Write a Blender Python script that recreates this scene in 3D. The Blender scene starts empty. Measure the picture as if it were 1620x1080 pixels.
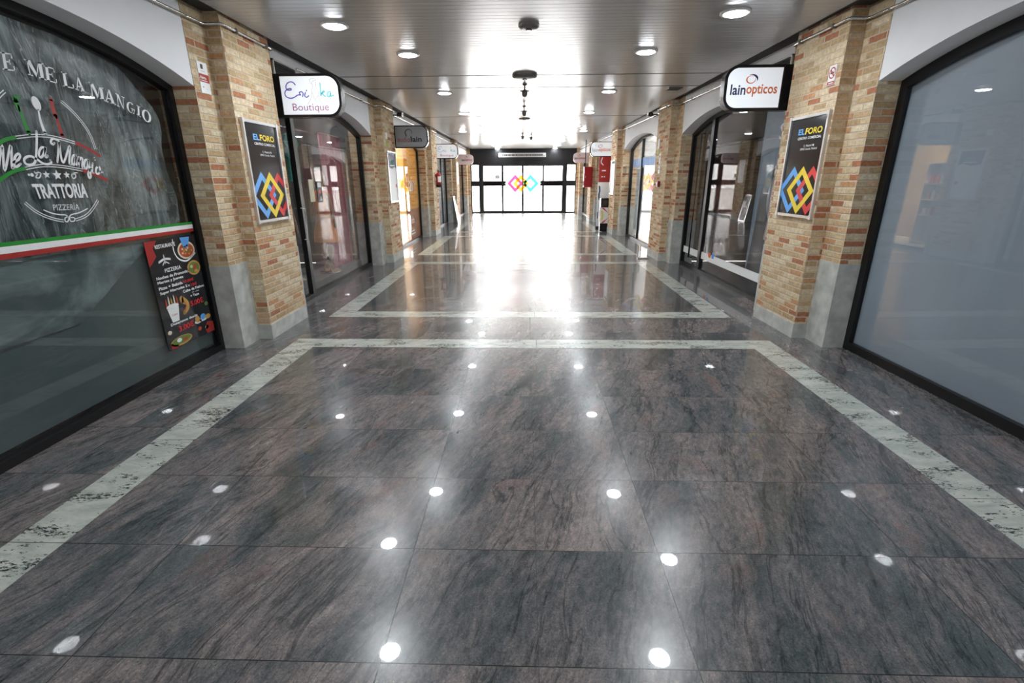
import bpy, bmesh, math, random
from mathutils import Vector, Matrix
random.seed(7)
SC = bpy.context.scene
COL = SC.collection
PI = math.pi

# ---------------------------------------------------------------- camera, world, exposure
CAM_H = 1.74
def make_camera():
    pitch, yaw, roll = 0.3237064, 0.0293809, -0.00515114
    cy, sy, cp, sp = math.cos(yaw), math.sin(yaw), math.cos(pitch), math.sin(pitch)
    fwd = Vector((-sy*cp, cy*cp, -sp)); r = Vector((cy, sy, 0)); u = r.cross(fwd)
    cr, sr = math.cos(roll), math.sin(roll)
    R, U = cr*r + sr*u, -sr*r + cr*u
    m = Matrix((R, U, -fwd)).transposed().to_4x4()
    m.translation = (0, 0, CAM_H)
    cam = bpy.data.cameras.new('camera')
    cam.sensor_width = 36.0; cam.lens = 765.67/1620*36
    cam.clip_start = 0.05; cam.clip_end = 300
    o = bpy.data.objects.new('camera', cam); COL.objects.link(o)
    o.matrix_world = m
    SC.camera = o
make_camera()

SC.view_settings.view_transform = 'Standard'
SC.view_settings.look = 'None'
SC.view_settings.gamma = 1.0
SC.view_settings.use_curve_mapping = False
SC.view_settings.exposure = 1.55

SKY_STRENGTH = 7.0        # bright daylight beyond the entrance
LAMP = 68.0               # recessed LED discs
W = bpy.data.worlds.new('daylight'); SC.world = W; W.use_nodes = True
_bg = W.node_tree.nodes['Background']
_bg.inputs['Color'].default_value = (1.0, 0.985, 0.97, 1); _bg.inputs['Strength'].default_value = SKY_STRENGTH

# ---------------------------------------------------------------- materials
def new_mat(name):
    m = bpy.data.materials.new(name); m.use_nodes = True
    nt = m.node_tree; nt.nodes.clear()
    out = nt.nodes.new('ShaderNodeOutputMaterial')
    return m, nt, out
def nd(nt, t, **kw):
    n = nt.nodes.new(t)
    for k, v in kw.items(): setattr(n, k, v)
    return n
def lk(nt, a, b): nt.links.new(a, b)
def bsdf(nt, out, rough=.5, metal=0., spec=.5, coat=0., coat_r=.03):
    b = nd(nt, 'ShaderNodeBsdfPrincipled')
    b.inputs['Roughness'].default_value = rough; b.inputs['Metallic'].default_value = metal
    b.inputs['Specular IOR Level'].default_value = spec
    b.inputs['Coat Weight'].default_value = coat; b.inputs['Coat Roughness'].default_value = coat_r
    lk(nt, b.outputs[0], out.inputs[0])
    return b
def ramp(nt, stops, interp='LINEAR'):
    r = nd(nt, 'ShaderNodeValToRGB'); cr = r.color_ramp; cr.interpolation = interp
    while len(cr.elements) < len(stops): cr.elements.new(0.5)
    for e, (p, c) in zip(cr.elements, stops):
        e.position = p; e.color = (c[0], c[1], c[2], 1)
    return r
def plain(name, col, rough=.5, metal=0., spec=.5, coat=0., noise=.08, nscale=9., emit=0., bump=0.):
    m, nt, out = new_mat(name)
    b = bsdf(nt, out, rough, metal, spec, coat)
    tc = nd(nt, 'ShaderNodeTexCoord')
    n = nd(nt, 'ShaderNodeTexNoise'); n.inputs['Scale'].default_value = nscale; n.inputs['Detail'].default_value = 4
    lk(nt, tc.outputs['Object'], n.inputs['Vector'])
    lo = [max(0, c*(1-noise)) for c in col]; hi = [min(1, c*(1+noise)) for c in col]
    r = ramp(nt, [(.3, lo), (.7, hi)])
    lk(nt, n.outputs[0], r.inputs[0]); lk(nt, r.outputs[0], b.inputs['Base Color'])
    if emit:
        lk(nt, r.outputs[0], b.inputs['Emission Color']); b.inputs['Emission Strength'].default_value = emit
    if bump:
        bp = nd(nt, 'ShaderNodeBump'); bp.inputs['Strength'].default_value = bump; bp.inputs['Distance'].default_value = .01
        lk(nt, n.outputs[0], bp.inputs['Height']); lk(nt, bp.outputs[0], b.inputs['Normal'])
    return m
def emitter(name, col, s):
    m, nt, out = new_mat(name)
    e = nd(nt, 'ShaderNodeEmission'); e.inputs[0].default_value = (*col, 1); e.inputs[1].default_value = s
    lk(nt, e.outputs[0], out.inputs[0]); return m
def glass_mat(name, tint=(1, 1, 1), f0=.05):
    m, nt, out = new_mat(name)
    tr = nd(nt, 'ShaderNodeBsdfTransparent'); tr.inputs[0].default_value = (*tint, 1)
    gl = nd(nt, 'ShaderNodeBsdfGlossy'); gl.inputs['Roughness'].default_value = 0.004
    lw = nd(nt, 'ShaderNodeLayerWeight')
    p = nd(nt, 'ShaderNodeMath', operation='POWER'); p.inputs[1].default_value = 5
    lk(nt, lw.outputs['Facing'], p.inputs[0])
    ma = nd(nt, 'ShaderNodeMath', operation='MULTIPLY_ADD'); ma.inputs[1].default_value = 1-f0; ma.inputs[2].default_value = f0
    lk(nt, p.outputs[0], ma.inputs[0])
    mx = nd(nt, 'ShaderNodeMixShader')
    lk(nt, ma.outputs[0], mx.inputs[0]); lk(nt, tr.outputs[0], mx.inputs[1]); lk(nt, gl.outputs[0], mx.inputs[2])
    lk(nt, mx.outputs[0], out.inputs[0]); return m
def decal_mat(name, col, trans=.5):
    """thin printed film that daylight shines through"""
    m, nt, out = new_mat(name)
    d = nd(nt, 'ShaderNodeBsdfDiffuse'); d.inputs[0].default_value = (*col, 1)
    t = nd(nt, 'ShaderNodeBsdfTranslucent'); t.inputs[0].default_value = (*col, 1)
    mx = nd(nt, 'ShaderNodeMixShader'); mx.inputs[0].default_value = trans
    lk(nt, d.outputs[0], mx.inputs[1]); lk(nt, t.outputs[0], mx.inputs[2]); lk(nt, mx.outputs[0], out.inputs[0]); return m

def brick_mat():
    m, nt, out = new_mat('tan brick')
    b = bsdf(nt, out, .85, 0, .25)
    uv = nd(nt, 'ShaderNodeUVMap')
    br = nd(nt, 'ShaderNodeTexBrick'); br.offset = .5; br.squash = 1
    for k, v in (('Scale', 1), ('Mortar Size', .0085), ('Mortar Smooth', .5), ('Bias', 0), ('Brick Width', .235), ('Row Height', .0635)):
        br.inputs[k].default_value = v
    br.inputs['Color1'].default_value = (0, 0, 0, 1); br.inputs['Color2'].default_value = (1, 1, 1, 1); br.inputs['Mortar'].default_value = (.5, .5, .5, 1)
    wob = nd(nt, 'ShaderNodeTexNoise'); wob.inputs['Scale'].default_value = 22; wob.inputs['Detail'].default_value = 2
    lk(nt, uv.outputs[0], wob.inputs['Vector'])
    vm = nd(nt, 'ShaderNodeVectorMath', operation='SCALE'); vm.inputs['Scale'].default_value = .013
    lk(nt, wob.outputs['Color'], vm.inputs[0])
    va = nd(nt, 'ShaderNodeVectorMath', operation='ADD'); lk(nt, uv.outputs[0], va.inputs[0]); lk(nt, vm.outputs[0], va.inputs[1])
    lk(nt, va.outputs[0], br.inputs['Vector'])
    r = ramp(nt, [(0, (.64, .47, .29)), (.16, (.72, .58, .38)), (.32, (.56, .41, .24)), (.46, (.78, .65, .46)), (.66, (.64, .36, .20)),
                  (.75, (.50, .22, .125)), (.85, (.72, .50, .32)), (.93, (.82, .72, .54))], 'CONSTANT')
    lk(nt, br.outputs['Color'], r.inputs[0])
    n = nd(nt, 'ShaderNodeTexNoise'); n.inputs['Scale'].default_value = 24; n.inputs['Detail'].default_value = 8; n.inputs['Roughness'].default_value = .78
    lk(nt, uv.outputs[0], n.inputs['Vector'])
    nr = ramp(nt, [(.25, (.50, .48, .46)), (.72, (1.28, 1.26, 1.2))]); lk(nt, n.outputs[0], nr.inputs[0])
    mul = nd(nt, 'ShaderNodeMix', data_type='RGBA', blend_type='MULTIPLY'); mul.inputs[0].default_value = 1
    lk(nt, r.outputs[0], mul.inputs[6]); lk(nt, nr.outputs[0], mul.inputs[7])
    mo = nd(nt, 'ShaderNodeMix', data_type='RGBA'); lk(nt, br.outputs['Fac'], mo.inputs[0])
    lk(nt, mul.outputs[2], mo.inputs[6]); mo.inputs[7].default_value = (.66, .55, .42, 1)
    lk(nt, mo.outputs[2], b.inputs['Base Color'])
    inv = nd(nt, 'ShaderNodeMath', operation='SUBTRACT'); inv.inputs[0].default_value = 1; lk(nt, br.outputs['Fac'], inv.inputs[1])
    ad = nd(nt, 'ShaderNodeMath', operation='MULTIPLY_ADD'); ad.inputs[1].default_value = .5; lk(nt, n.outputs[0], ad.inputs[0]); lk(nt, inv.outputs[0], ad.inputs[2])
    bp = nd(nt, 'ShaderNodeBump'); bp.inputs['Strength'].default_value = .8; bp.inputs['Distance'].default_value = .007
    lk(nt, ad.outputs[0], bp.inputs['Height']); lk(nt, bp.outputs[0], b.inputs['Normal'])
    return m

def granite_mat():
    m, nt, out = new_mat('polished brown granite')
    b = bsdf(nt, out, .2, 0, .5, .5, .02)
    tc = nd(nt, 'ShaderNodeTexCoord')
    def noise(vec, **kw):
        n = nd(nt, 'ShaderNodeTexNoise')
        for k, v in kw.items(): n.inputs[k.replace('_', ' ')].default_value = v
        lk(nt, vec, n.inputs['Vector']); return n
    def mixc(a, b_, fac, mode='MIX'):
        x = nd(nt, 'ShaderNodeMix', data_type='RGBA', blend_type=mode)
        for sock, val in ((0, fac), (6, a), (7, b_)):
            if isinstance(val, (int, float)): x.inputs[sock].default_value = val
            elif isinstance(val, tuple): x.inputs[sock].default_value = (*val, 1)
            else: lk(nt, val, x.inputs[sock])
        return x.outputs[2]
    mp = nd(nt, 'ShaderNodeMapping'); mp.inputs['Location'].default_value = (.548, -.14+.6, 0)
    lk(nt, tc.outputs['Object'], mp.inputs[0])
    br = nd(nt, 'ShaderNodeTexBrick'); br.offset = 0; br.squash = 1
    for k, v in (('Scale', 1), ('Mortar Size', .0022), ('Mortar Smooth', .1), ('Bias', 0), ('Brick Width', 1.2), ('Row Height', .6)):
        br.inputs[k].default_value = v
    br.inputs['Color1'].default_value = (0, 0, 0, 1); br.inputs['Color2'].default_value = (1, 1, 1, 1); br.inputs['Mortar'].default_value = (.5, .5, .5, 1)
    lk(nt, mp.outputs[0], br.inputs['Vector'])
    # every slab is cut from another place in the block
    sh = nd(nt, 'ShaderNodeVectorMath', operation='SCALE'); sh.inputs['Scale'].default_value = 1.7; lk(nt, br.outputs['Color'], sh.inputs[0])
    rot = nd(nt, 'ShaderNodeMapping'); rot.inputs['Rotation'].default_value = (0, 0, math.radians(19)); lk(nt, tc.outputs['Object'], rot.inputs[0])
    wv = noise(rot.outputs[0], Scale=1.6, Detail=2)
    ws = nd(nt, 'ShaderNodeVectorMath', operation='SCALE'); ws.inputs['Scale'].default_value = .16; lk(nt, wv.outputs['Color'], ws.inputs[0])
    ad0 = nd(nt, 'ShaderNodeVectorMath', operation='ADD'); lk(nt, rot.outputs[0], ad0.inputs[0]); lk(nt, ws.outputs[0], ad0.inputs[1])
    ad = nd(nt, 'ShaderNodeVectorMath', operation='ADD'); lk(nt, ad0.outputs[0], ad.inputs[0]); lk(nt, sh.outputs[0], ad.inputs[1])
    def stretched(sx, sy):
        st = nd(nt, 'ShaderNodeMapping'); st.inputs['Scale'].default_value = (sx, sy, 1); lk(nt, ad.outputs[0], st.inputs[0]); return st.outputs[0]
    n1 = noise(stretched(3.4, 1.0), Scale=1.0, Detail=10, Roughness=.66, Distortion=.4)
    c1 = ramp(nt, [(.33, (.052, .066, .070)), (.43, (.088, .096, .099)), (.50, (.126, .120, .121)), (.58, (.162, .145, .142)), (.72, (.212, .182, .174))]); lk(nt, n1.outputs[0], c1.inputs[0])
    # mid sized crystals drawn out along the grain
    n5 = noise(stretched(40, 16), Scale=1.0, Detail=6, Roughness=.8)
    r5 = ramp(nt, [(.34, (.32, .37, .39)), (.50, (1, 1, 1)), (.66, (1.7, 1.55, 1.48))]); lk(nt, n5.outputs[0], r5.inputs[0])
    col = mixc(c1.outputs[0], r5.outputs[0], .8, 'MULTIPLY')
    # rusty and greenish patches
    n2 = noise(stretched(2.6, 1.6), Scale=1.3, Detail=6, Roughness=.65)
    r2 = ramp(nt, [(.58, (0, 0, 0)), (.74, (.5, .5, .5))]); lk(nt, n2.outputs[0], r2.inputs[0]); col = mixc(col, (.24, .125, .10), r2.outputs[0])
    r2b = ramp(nt, [(.30, (.55, .55, .55)), (.42, (0, 0, 0))]); lk(nt, n2.outputs[0], r2b.inputs[0]); col = mixc(col, (.065, .088, .078), r2b.outputs[0])
    # dark veins of two widths
    n3 = noise(stretched(4.2, .55), Scale=1.0, Detail=7, Roughness=.6, Distortion=.7)
    r3 = ramp(nt, [(.487, (1, 1, 1)), (.4975, (.36, .40, .41)), (.5025, (.36, .40, .41)), (.512, (1, 1, 1))]); lk(nt, n3.outputs[0], r3.inputs[0])
    n6 = noise(stretched(13, 1.7), Scale=1.0, Detail=5, Roughness=.6, Distortion=.5)
    r6 = ramp(nt, [(.60, (1, 1, 1)), (.66, (.42, .46, .48))]); lk(nt, n6.outputs[0], r6.inputs[0])
    col = mixc(col, r3.outputs[0], .9, 'MULTIPLY'); col = mixc(col, r6.outputs[0], .7, 'MULTIPLY')
    # bright and black grains
    n4 = noise(tc.outputs['Object'], Scale=110, Detail=3, Roughness=.8)
    r4 = ramp(nt, [(.30, (.30, .30, .30)), (.45, (1, 1, 1)), (.62, (1.25, 1.22, 1.2)), (.71, (3.0, 2.9, 2.8))]); lk(nt, n4.outputs[0], r4.inputs[0]); col = mixc(col, r4.outputs[0], .9, 'MULTIPLY')
    tr_ = ramp(nt, [(0, (.95, .99, 1.03)), (1, (1.17, 1.15, 1.16))]); lk(nt, br.outputs['Color'], tr_.inputs[0]); col = mixc(col, tr_.outputs[0], 1, 'MULTIPLY')
    col = mixc(col, (.012, .012, .012), br.outputs['Fac']); lk(nt, col, b.inputs['Base Color'])
    rr = nd(nt, 'ShaderNodeMath', operation='MULTIPLY_ADD'); rr.inputs[1].default_value = .22; rr.inputs[2].default_value = .13
    lk(nt, n1.outputs[0], rr.inputs[0]); lk(nt, rr.outputs[0], b.inputs['Roughness'])
    bp = nd(nt, 'ShaderNodeBump'); bp.inputs['Strength'].default_value = .4; bp.inputs['Distance'].default_value = .001; bp.invert = True
    lk(nt, br.outputs['Fac'], bp.inputs['Height']); lk(nt, bp.outputs[0], b.inputs['Normal'])
    return m

def white_granite_mat():
    m, nt, out = new_mat('white speckled granite')
    b = bsdf(nt, out, .22, 0, .5, .5, .03)
    tc = nd(nt, 'ShaderNodeTexCoord')
    mp = nd(nt, 'ShaderNodeMapping'); mp.inputs['Scale'].default_value = (1, 2.6, 1); lk(nt, tc.outputs['Object'], mp.inputs[0])
    n = nd(nt, 'ShaderNodeTexNoise')
    for k, v in (('Scale', 5), ('Detail', 8), ('Roughness', .7), ('Distortion', .6)): n.inputs[k].default_value = v
    lk(nt, mp.outputs[0], n.inputs['Vector'])
    c = ramp(nt, [(.3, (.36, .40, .38)), (.48, (.50, .53, .48)), (.65, (.66, .67, .61))]); lk(nt, n.outputs[0], c.inputs[0])
    n2 = nd(nt, 'ShaderNodeTexNoise')
    for k, v in (('Scale', 26), ('Detail', 4), ('Roughness', .75)): n2.inputs[k].default_value = v
    lk(nt, mp.outputs[0], n2.inputs['Vector'])
    n3 = nd(nt, 'ShaderNodeTexNoise'); n3.inputs['Scale'].default_value = 3.1; n3.inputs['Detail'].default_value = 3
    lk(nt, mp.outputs[0], n3.inputs['Vector'])
    r3 = ramp(nt, [(.44, (0, 0, 0)), (.62, (.17, .17, .17))]); lk(nt, n3.outputs[0], r3.inputs[0])
    ad = nd(nt, 'ShaderNodeMath', operation='ADD'); lk(nt, n2.outputs[0], ad.inputs[0]); lk(nt, r3.outputs[0], ad.inputs[1])
    k = ramp(nt, [(.655, (1, 1, 1)), (.69, (.07, .08, .08))]); lk(nt, ad.outputs[0], k.inputs[0])
    mu = nd(nt, 'ShaderNodeMix', data_type='RGBA', blend_type='MULTIPLY'); mu.inputs[0].default_value = 1
    lk(nt, c.outputs[0], mu.inputs[6]); lk(nt, k.outputs[0], mu.inputs[7]); lk(nt, mu.outputs[2], b.inputs['Base Color'])
    return m

def film_mat(name, dark, light, streak=(1.2, 5.0), crease=1.0, contrast=(.42, .70), bump=.6):
    """crumpled plastic sheeting: streaks of haze where it bunches up"""
    m, nt, out = new_mat(name)
    b = bsdf(nt, out, .32, 0, .5, 0)
    tc = nd(nt, 'ShaderNodeTexCoord')
    mp = nd(nt, 'ShaderNodeMapping'); mp.inputs['Rotation'].default_value = (math.radians(-28), 0, 0); mp.inputs['Scale'].default_value = (1, streak[1], streak[0])
    lk(nt, tc.outputs['Object'], mp.inputs[0])
    n = nd(nt, 'ShaderNodeTexNoise')
    for k, v in (('Scale', .9), ('Detail', 7), ('Roughness', .6), ('Distortion', 1.6)): n.inputs[k].default_value = v
    lk(nt, mp.outputs[0], n.inputs['Vector'])
    r = ramp(nt, [(contrast[0], dark), (contrast[1], light)]); lk(nt, n.outputs[0], r.inputs[0])
    m2 = nd(nt, 'ShaderNodeMapping'); m2.inputs['Rotation'].default_value = (math.radians(-16), 0, 0); m2.inputs['Scale'].default_value = (1, streak[1]*1.1, streak[0]*.7); lk(nt, tc.outputs['Object'], m2.inputs[0])
    n2 = nd(nt, 'ShaderNodeTexNoise')
    for k, v in (('Scale', 1.1), ('Detail', 3), ('Roughness', .5), ('Distortion', 2.6)): n2.inputs[k].default_value = v
    lk(nt, m2.outputs[0], n2.inputs['Vector'])
    r2 = ramp(nt, [(.490, (0, 0, 0)), (.50, (.75, .75, .75)), (.515, (0, 0, 0)), (.60, (0, 0, 0)), (.608, (.6, .6, .6)), (.625, (0, 0, 0))]); lk(nt, n2.outputs[0], r2.inputs[0])
    mxc = nd(nt, 'ShaderNodeMix', data_type='RGBA'); cm = nd(nt, 'ShaderNodeMath', operation='MULTIPLY'); cm.inputs[1].default_value = crease; lk(nt, r2.outputs[0], cm.inputs[0]); lk(nt, cm.outputs[0], mxc.inputs[0]); lk(nt, r.outputs[0], mxc.inputs[6]); mxc.inputs[7].default_value = (light[0]*1.25, light[1]*1.25, light[2]*1.25, 1)
    lk(nt, mxc.outputs[2], b.inputs['Base Color'])
    bp = nd(nt, 'ShaderNodeBump'); bp.inputs['Strength'].default_value = bump; bp.inputs['Distance'].default_value = .03
    lk(nt, n.outputs[0], bp.inputs['Height']); lk(nt, bp.outputs[0], b.inputs['Normal'])
    return m

M = dict(
    brick=brick_mat(), granite=granite_mat(), stripe=white_granite_mat(),
    plinth=plain('grey cut stone', (.54, .555, .525), .7, noise=.22, nscale=7, bump=.2),
    plaster=plain('white plaster', (.90, .905, .93), .6, noise=.02, nscale=3),
    slat=plain('lacquered ceiling slats', (.56, .56, .565), .23, .22, .5, noise=.03, nscale=2),
    joint=plain('dark shadow gap', (.03, .03, .03), .8),
    black=plain('black metal frame', (.008, .008, .009), .38, 0, .4),
    blackgloss=plain('black gloss casing', (.006, .006, .007), .25, 0, .35),
    chrome=plain('galvanised conduit', (.62, .60, .57), .25, .9),
    alu=plain('brushed aluminium', (.70, .70, .71), .32, .85, noise=.04),
    glass=glass_mat('clear shop glass'), doorglass=glass_mat('clear door glass', f0=.03),
    lamp=emitter('lit diffuser', (.92, .965, 1.0), LAMP), ring=plain('white lamp ring', (.85, .85, .85), .4),
    white=plain('white print', (.93, .94, .95), .5, noise=.01), offwhite=plain('off white panel', (.72, .72, .70), .5, noise=.03),
    signlit=plain('backlit white sign face', (.80, .84, .90), .35, emit=.13, noise=.02, nscale=3),
    signpink=plain('pale pink sign face', (.70, .58, .58), .4, noise=.03), signgrey=plain('unlit grey sign face', (.40, .40, .43), .3, coat=.5, noise=.03),
    navy=plain('navy print', (.015, .018, .09), .5), maroon=plain('dark red print', (.45, .05, .035), .5), orange=plain('orange print', (.72, .17, .05), .5),
    blueprint=plain('blue print', (.10, .32, .85), .5), skyblue=plain('sky blue print', (.13, .42, .90), .45), yellow=plain('yellow print', (.88, .66, .03), .45), red=plain('red print', (.70, .03, .035), .45),
    cyan=plain('cyan print', (.06, .62, .68), .5), violet=plain('violet print', (.10, .08, .55), .5), plum=plain('plum print', (.36, .06, .22), .5), sketch=plain('pale grey sketch line', (.56, .55, .56), .6),
    posterblack=plain('glossy black poster', (.010, .011, .016), .12, 0, .5, noise=.02), green=plain('green vinyl', (.02, .30, .035), .4), vinylred=plain('red vinyl', (.42, .03, .025), .4),
    film=film_mat('crumpled clear plastic', (.036, .056, .060), (.27, .34, .35), contrast=(.44, .70)),
    film2=film_mat('loose plastic over frosted vinyl', (.075, .112, .114), (.20, .265, .27), (2.2, .7), crease=0, contrast=(.44, .60), bump=.2),
    frost=plain('grey frosted vinyl', (.29, .355, .42), .45, noise=.10, nscale=.7),
    frostdark=plain('dark frosted vinyl', (.070, .106, .108), .45, noise=.10, nscale=.8),
    skin=plain('mannequin skin', (.50, .33, .23), .5), dress=plain('coral fabric', (.78, .20, .10), .8, noise=.12), dress2=plain('peach fabric', (.85, .38, .16), .8, noise=.12),
    curtain=plain('dusty pink curtain', (.48, .19, .22), .8, noise=.18, nscale=5), teal=plain('teal fabric', (.03, .24, .20), .8), cream=plain('cream paper', (.75, .68, .50), .6),
    shopdark=plain('dark shop wall', (.045, .045, .047), .6), shopmid=plain('grey shop wall', (.16, .16, .16), .6), shopwhite=plain('white shop wall', (.78, .78, .76), .6), shopyellow=plain('warm yellow wall', (.80, .60, .28), .6), shoporange=plain('orange panel', (.62, .20, .05), .5),
    woodred=plain('red brown wood', (.26, .11, .08), .5, noise=.25, nscale=6), extred=plain('fire red enamel', (.48, .012, .014), .25, coat=.5), rubber=plain('black rubber', (.01, .01, .01), .6),
    shoptile=plain('dark shop floor', (.05, .05, .052), .18), outside=plain('pale pavement', (.72, .70, .67), .7), facade=plain('pale facade', (.80, .74, .66), .8),
    magd=decal_mat('magenta window film', (.78, .05, .16)), ord_=decal_mat('orange window film', (.95, .45, .03)), yeld=decal_mat('pale yellow window film', (.93, .85, .35)), cyd=decal_mat('cyan window film', (.05, .55, .78)), whd=decal_mat('white window film', (.92, .92, .92)),
    darkband=decal_mat('dark window film', (.018, .014, .014), .2), dimple=plain('dull metal fitting', (.22, .21, .20), .4, .6), hair=plain('dark print', (.02, .02, .025), .5), face=plain('pale blue print', (.20, .27, .34), .5), bluepanel=plain('blue grey print', (.10, .17, .24), .4),
    leaf=plain('green food print', (.14, .26, .05), .5), crust=plain('crust print', (.60, .33, .09), .5), tomato=plain('tomato print', (.50, .07, .03), .5), goldlit=plain('yellow goods', (.75, .45, .06), .5), louvre=plain('black louvre', (.012, .012, .013), .5),
    lampwarm=emitter('warm lit diffuser', (1.0, .88, .66), 210), lampshop=emitter('bright lit diffuser', (1.0, 1.0, .98), 130), alarmred=plain('dull red plastic', (.22, .012, .014), .4),
    facetone=plain('muted face print', (.25, .25, .26), .5),
    ord2=decal_mat('warm yellow window film', (.90, .66, .26), .35), pale=decal_mat('pale blue window film', (.62, .72, .80), .4),
    lensdark=plain('smoked lens', (.01, .01, .01), .1, coat=1.), green2=plain('yellow green print', (.45, .50, .05), .5),
)

# ---------------------------------------------------------------- mesh helpers
WL = {}   # world location of every object
class MB:
    def __init__(s): s.v = []; s.f = []; s.m = []; s.uv = []; s.sm = []
    def add(s, vs, fs, m=0, uvs=None, smooth=False):
        o = len(s.v); s.v += [tuple(map(float, p)) for p in vs]
        for i, f in enumerate(fs):
            s.f.append([o+k for k in f]); s.m.append(m); s.sm.append(smooth); s.uv.append(uvs[i] if uvs else None)
        return s
    def hexa(s, p, m=0):
        return s.add(p, [(0, 3, 2, 1), (4, 5, 6, 7), (0, 1, 5, 4), (1, 2, 6, 5), (2, 3, 7, 6), (3, 0, 4, 7)], m)
    def box(s, x0, x1, y0, y1, z0, z1, m=0):
        return s.hexa([(x0, y0, z0), (x1, y0, z0), (x1, y1, z0), (x0, y1, z0), (x0, y0, z1), (x1, y0, z1), (x1, y1, z1), (x0, y1, z1)], m)
    def wbox(s, side, s0, s1, d0, d1, z0, z1, m=0):
        return s.hexa([WP(side, a, d, z) for z in (z0, z1) for a, d in ((s0, d0), (s1, d0), (s1, d1), (s0, d1))], m)
    def prism(s, poly, fn, w0, w1, m=0):
        n = len(poly)
        vs = [fn(u, v, w0) for u, v in poly] + [fn(u, v, w1) for u, v in poly]
        fs = [tuple(range(n)), tuple(range(2*n-1, n-1, -1))] + [(i, (i+1) % n, n+(i+1) % n, n+i) for i in range(n)]
        return s.add(vs, fs, m)
    def poly(s, pts, fn, m=0): return s.add([fn(u, v) for u, v in pts], [tuple(range(len(pts)))], m)
    def rect(s, u0, v0, u1, v1, fn, m=0): return s.poly([(u0, v0), (u1, v0), (u1, v1), (u0, v1)], fn, m)
    def disc(s, cu, cv, ru, rv, fn, m=0, n=20, a=0.):
        ca, sa = math.cos(a), math.sin(a)
        return s.poly([(cu+ru*math.cos(t)*ca-rv*math.sin(t)*sa, cv+ru*math.cos(t)*sa+rv*math.sin(t)*ca) for t in [2*PI*i/n for i in range(n)]], fn, m)
    def stroke(s, pts, w, fn, m=0, w2=None, smooth=True, cap=True, off=0.):
        p = cr_smooth(pts, 6) if smooth and len(pts) > 2 else list(pts)
        n = len(p); w2 = w if w2 is None else w2; L = []; R = []
        for i in range(n):
            a = p[max(0, i-1)]; b = p[min(n-1, i+1)]
            dx, dy = b[0]-a[0], b[1]-a[1]; l = math.hypot(dx, dy) or 1
            nx, ny = -dy/l, dx/l; h = (w+(w2-w)*i/(n-1))/2
            L.append((p[i][0]+nx*(h+off), p[i][1]+ny*(h+off))); R.append((p[i][0]-nx*(h-off), p[i][1]-ny*(h-off)))
        for i in range(n-1): s.poly([L[i], R[i], R[i+1], L[i+1]], fn, m)
        if cap:
            for q, h in ((p[0], w/2), (p[-1], w2/2)): s.disc(q[0], q[1], h, h, fn, m, 10)
        return s
    def tube(s, pts, r, m=0, n=10, caps=True, r2=None):
        P = [Vector(p) for p in pts]; k = len(P); rings = []
        up = Vector((0, 0, 1))
        for i in range(k):
            d = (P[min(k-1, i+1)]-P[max(0, i-1)]).normalized()
            a = d.cross(up)
            if a.length < 1e-3: a = d.cross(Vector((1, 0, 0)))
            a.normalize(); b = d.cross(a)
            rr = r if r2 is None else r+(r2-r)*i/(k-1)
            rings.append([P[i]+(a*math.cos(t)+b*math.sin(t))*rr for t in [2*PI*j/n for j in range(n)]])
        vs = [q for g in rings for q in g]
        fs = [(i*n+j, i*n+(j+1) % n, (i+1)*n+(j+1) % n, (i+1)*n+j) for i in range(k-1) for j in range(n)]
        s.add(vs, fs, m, smooth=True)
        if caps: s.add(rings[0], [tuple(range(n))], m); s.add(rings[-1], [tuple(range(n))], m)
        return s
    def lathe(s, prof, c, m=0, n=24, sx=1., sy=1., axis='z', smooth=True):
        vs = []
        for r, z in prof:
            for j in range(n):
                t = 2*PI*j/n; a, b = r*math.cos(t)*sx, r*math.sin(t)*sy
                vs.append((c[0]+a, c[1]+b, c[2]+z) if axis == 'z' else (c[0]+a, c[1]+z, c[2]+b) if axis == 'y' else (c[0]+z, c[1]+a, c[2]+b))
        k = len(prof)
        s.add(vs, [(i*n+j, i*n+(j+1) % n, (i+1)*n+(j+1) % n, (i+1)*n+j) for i in range(k-1) for j in range(n)], m, smooth=smooth)
        s.add(vs[:n], [tuple(range(n))], m); s.add(vs[-n:], [tuple(range(n))], m)
        return s
    def text(s, string, u, v, w, h, fn, m=0, bold=0., fit=None, shear=0.):
        """lettering scaled into the box (u, v, w, h)"""
        vs, fs = glyphs(string, bold, shear)
        x0 = min(p[0] for p in vs); x1 = max(p[0] for p in vs); y0 = min(p[1] for p in vs); y1 = max(p[1] for p in vs)
        mp = fit or (lambda a, b: fn(u+a*w, v+b*h))
        return s.add([mp((p[0]-x0)/(x1-x0), (p[1]-y0)/(y1-y0)) for p in vs], fs, m)
    def build(s, name, mats, parent=None, origin=None, kind=None, recalc=True):
        me = bpy.data.meshes.new(name)
        if parent is not None: o0 = WL[parent]
        elif origin is not None: o0 = Vector(origin)
        else:
            xs, ys, zs = zip(*s.v); o0 = Vector(((min(xs)+max(xs))/2, (min(ys)+max(ys))/2, min(zs)))
        me.from_pydata([Vector(p)-o0 for p in s.v], [], s.f)
        if not isinstance(mats, (list, tuple)): mats = [mats]
        for mm in mats: me.materials.append(M[mm] if isinstance(mm, str) else mm)
        uvl = me.uv_layers.new(name='UVMap')
        me.polygons.foreach_set('material_index', s.m); me.polygons.foreach_set('use_smooth', s.sm)
        if recalc:
            bm = bmesh.new(); bm.from_mesh(me); bmesh.ops.recalc_face_normals(bm, faces=bm.faces); bm.to_mesh(me); bm.free()
            uvl = me.uv_layers[0]
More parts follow.
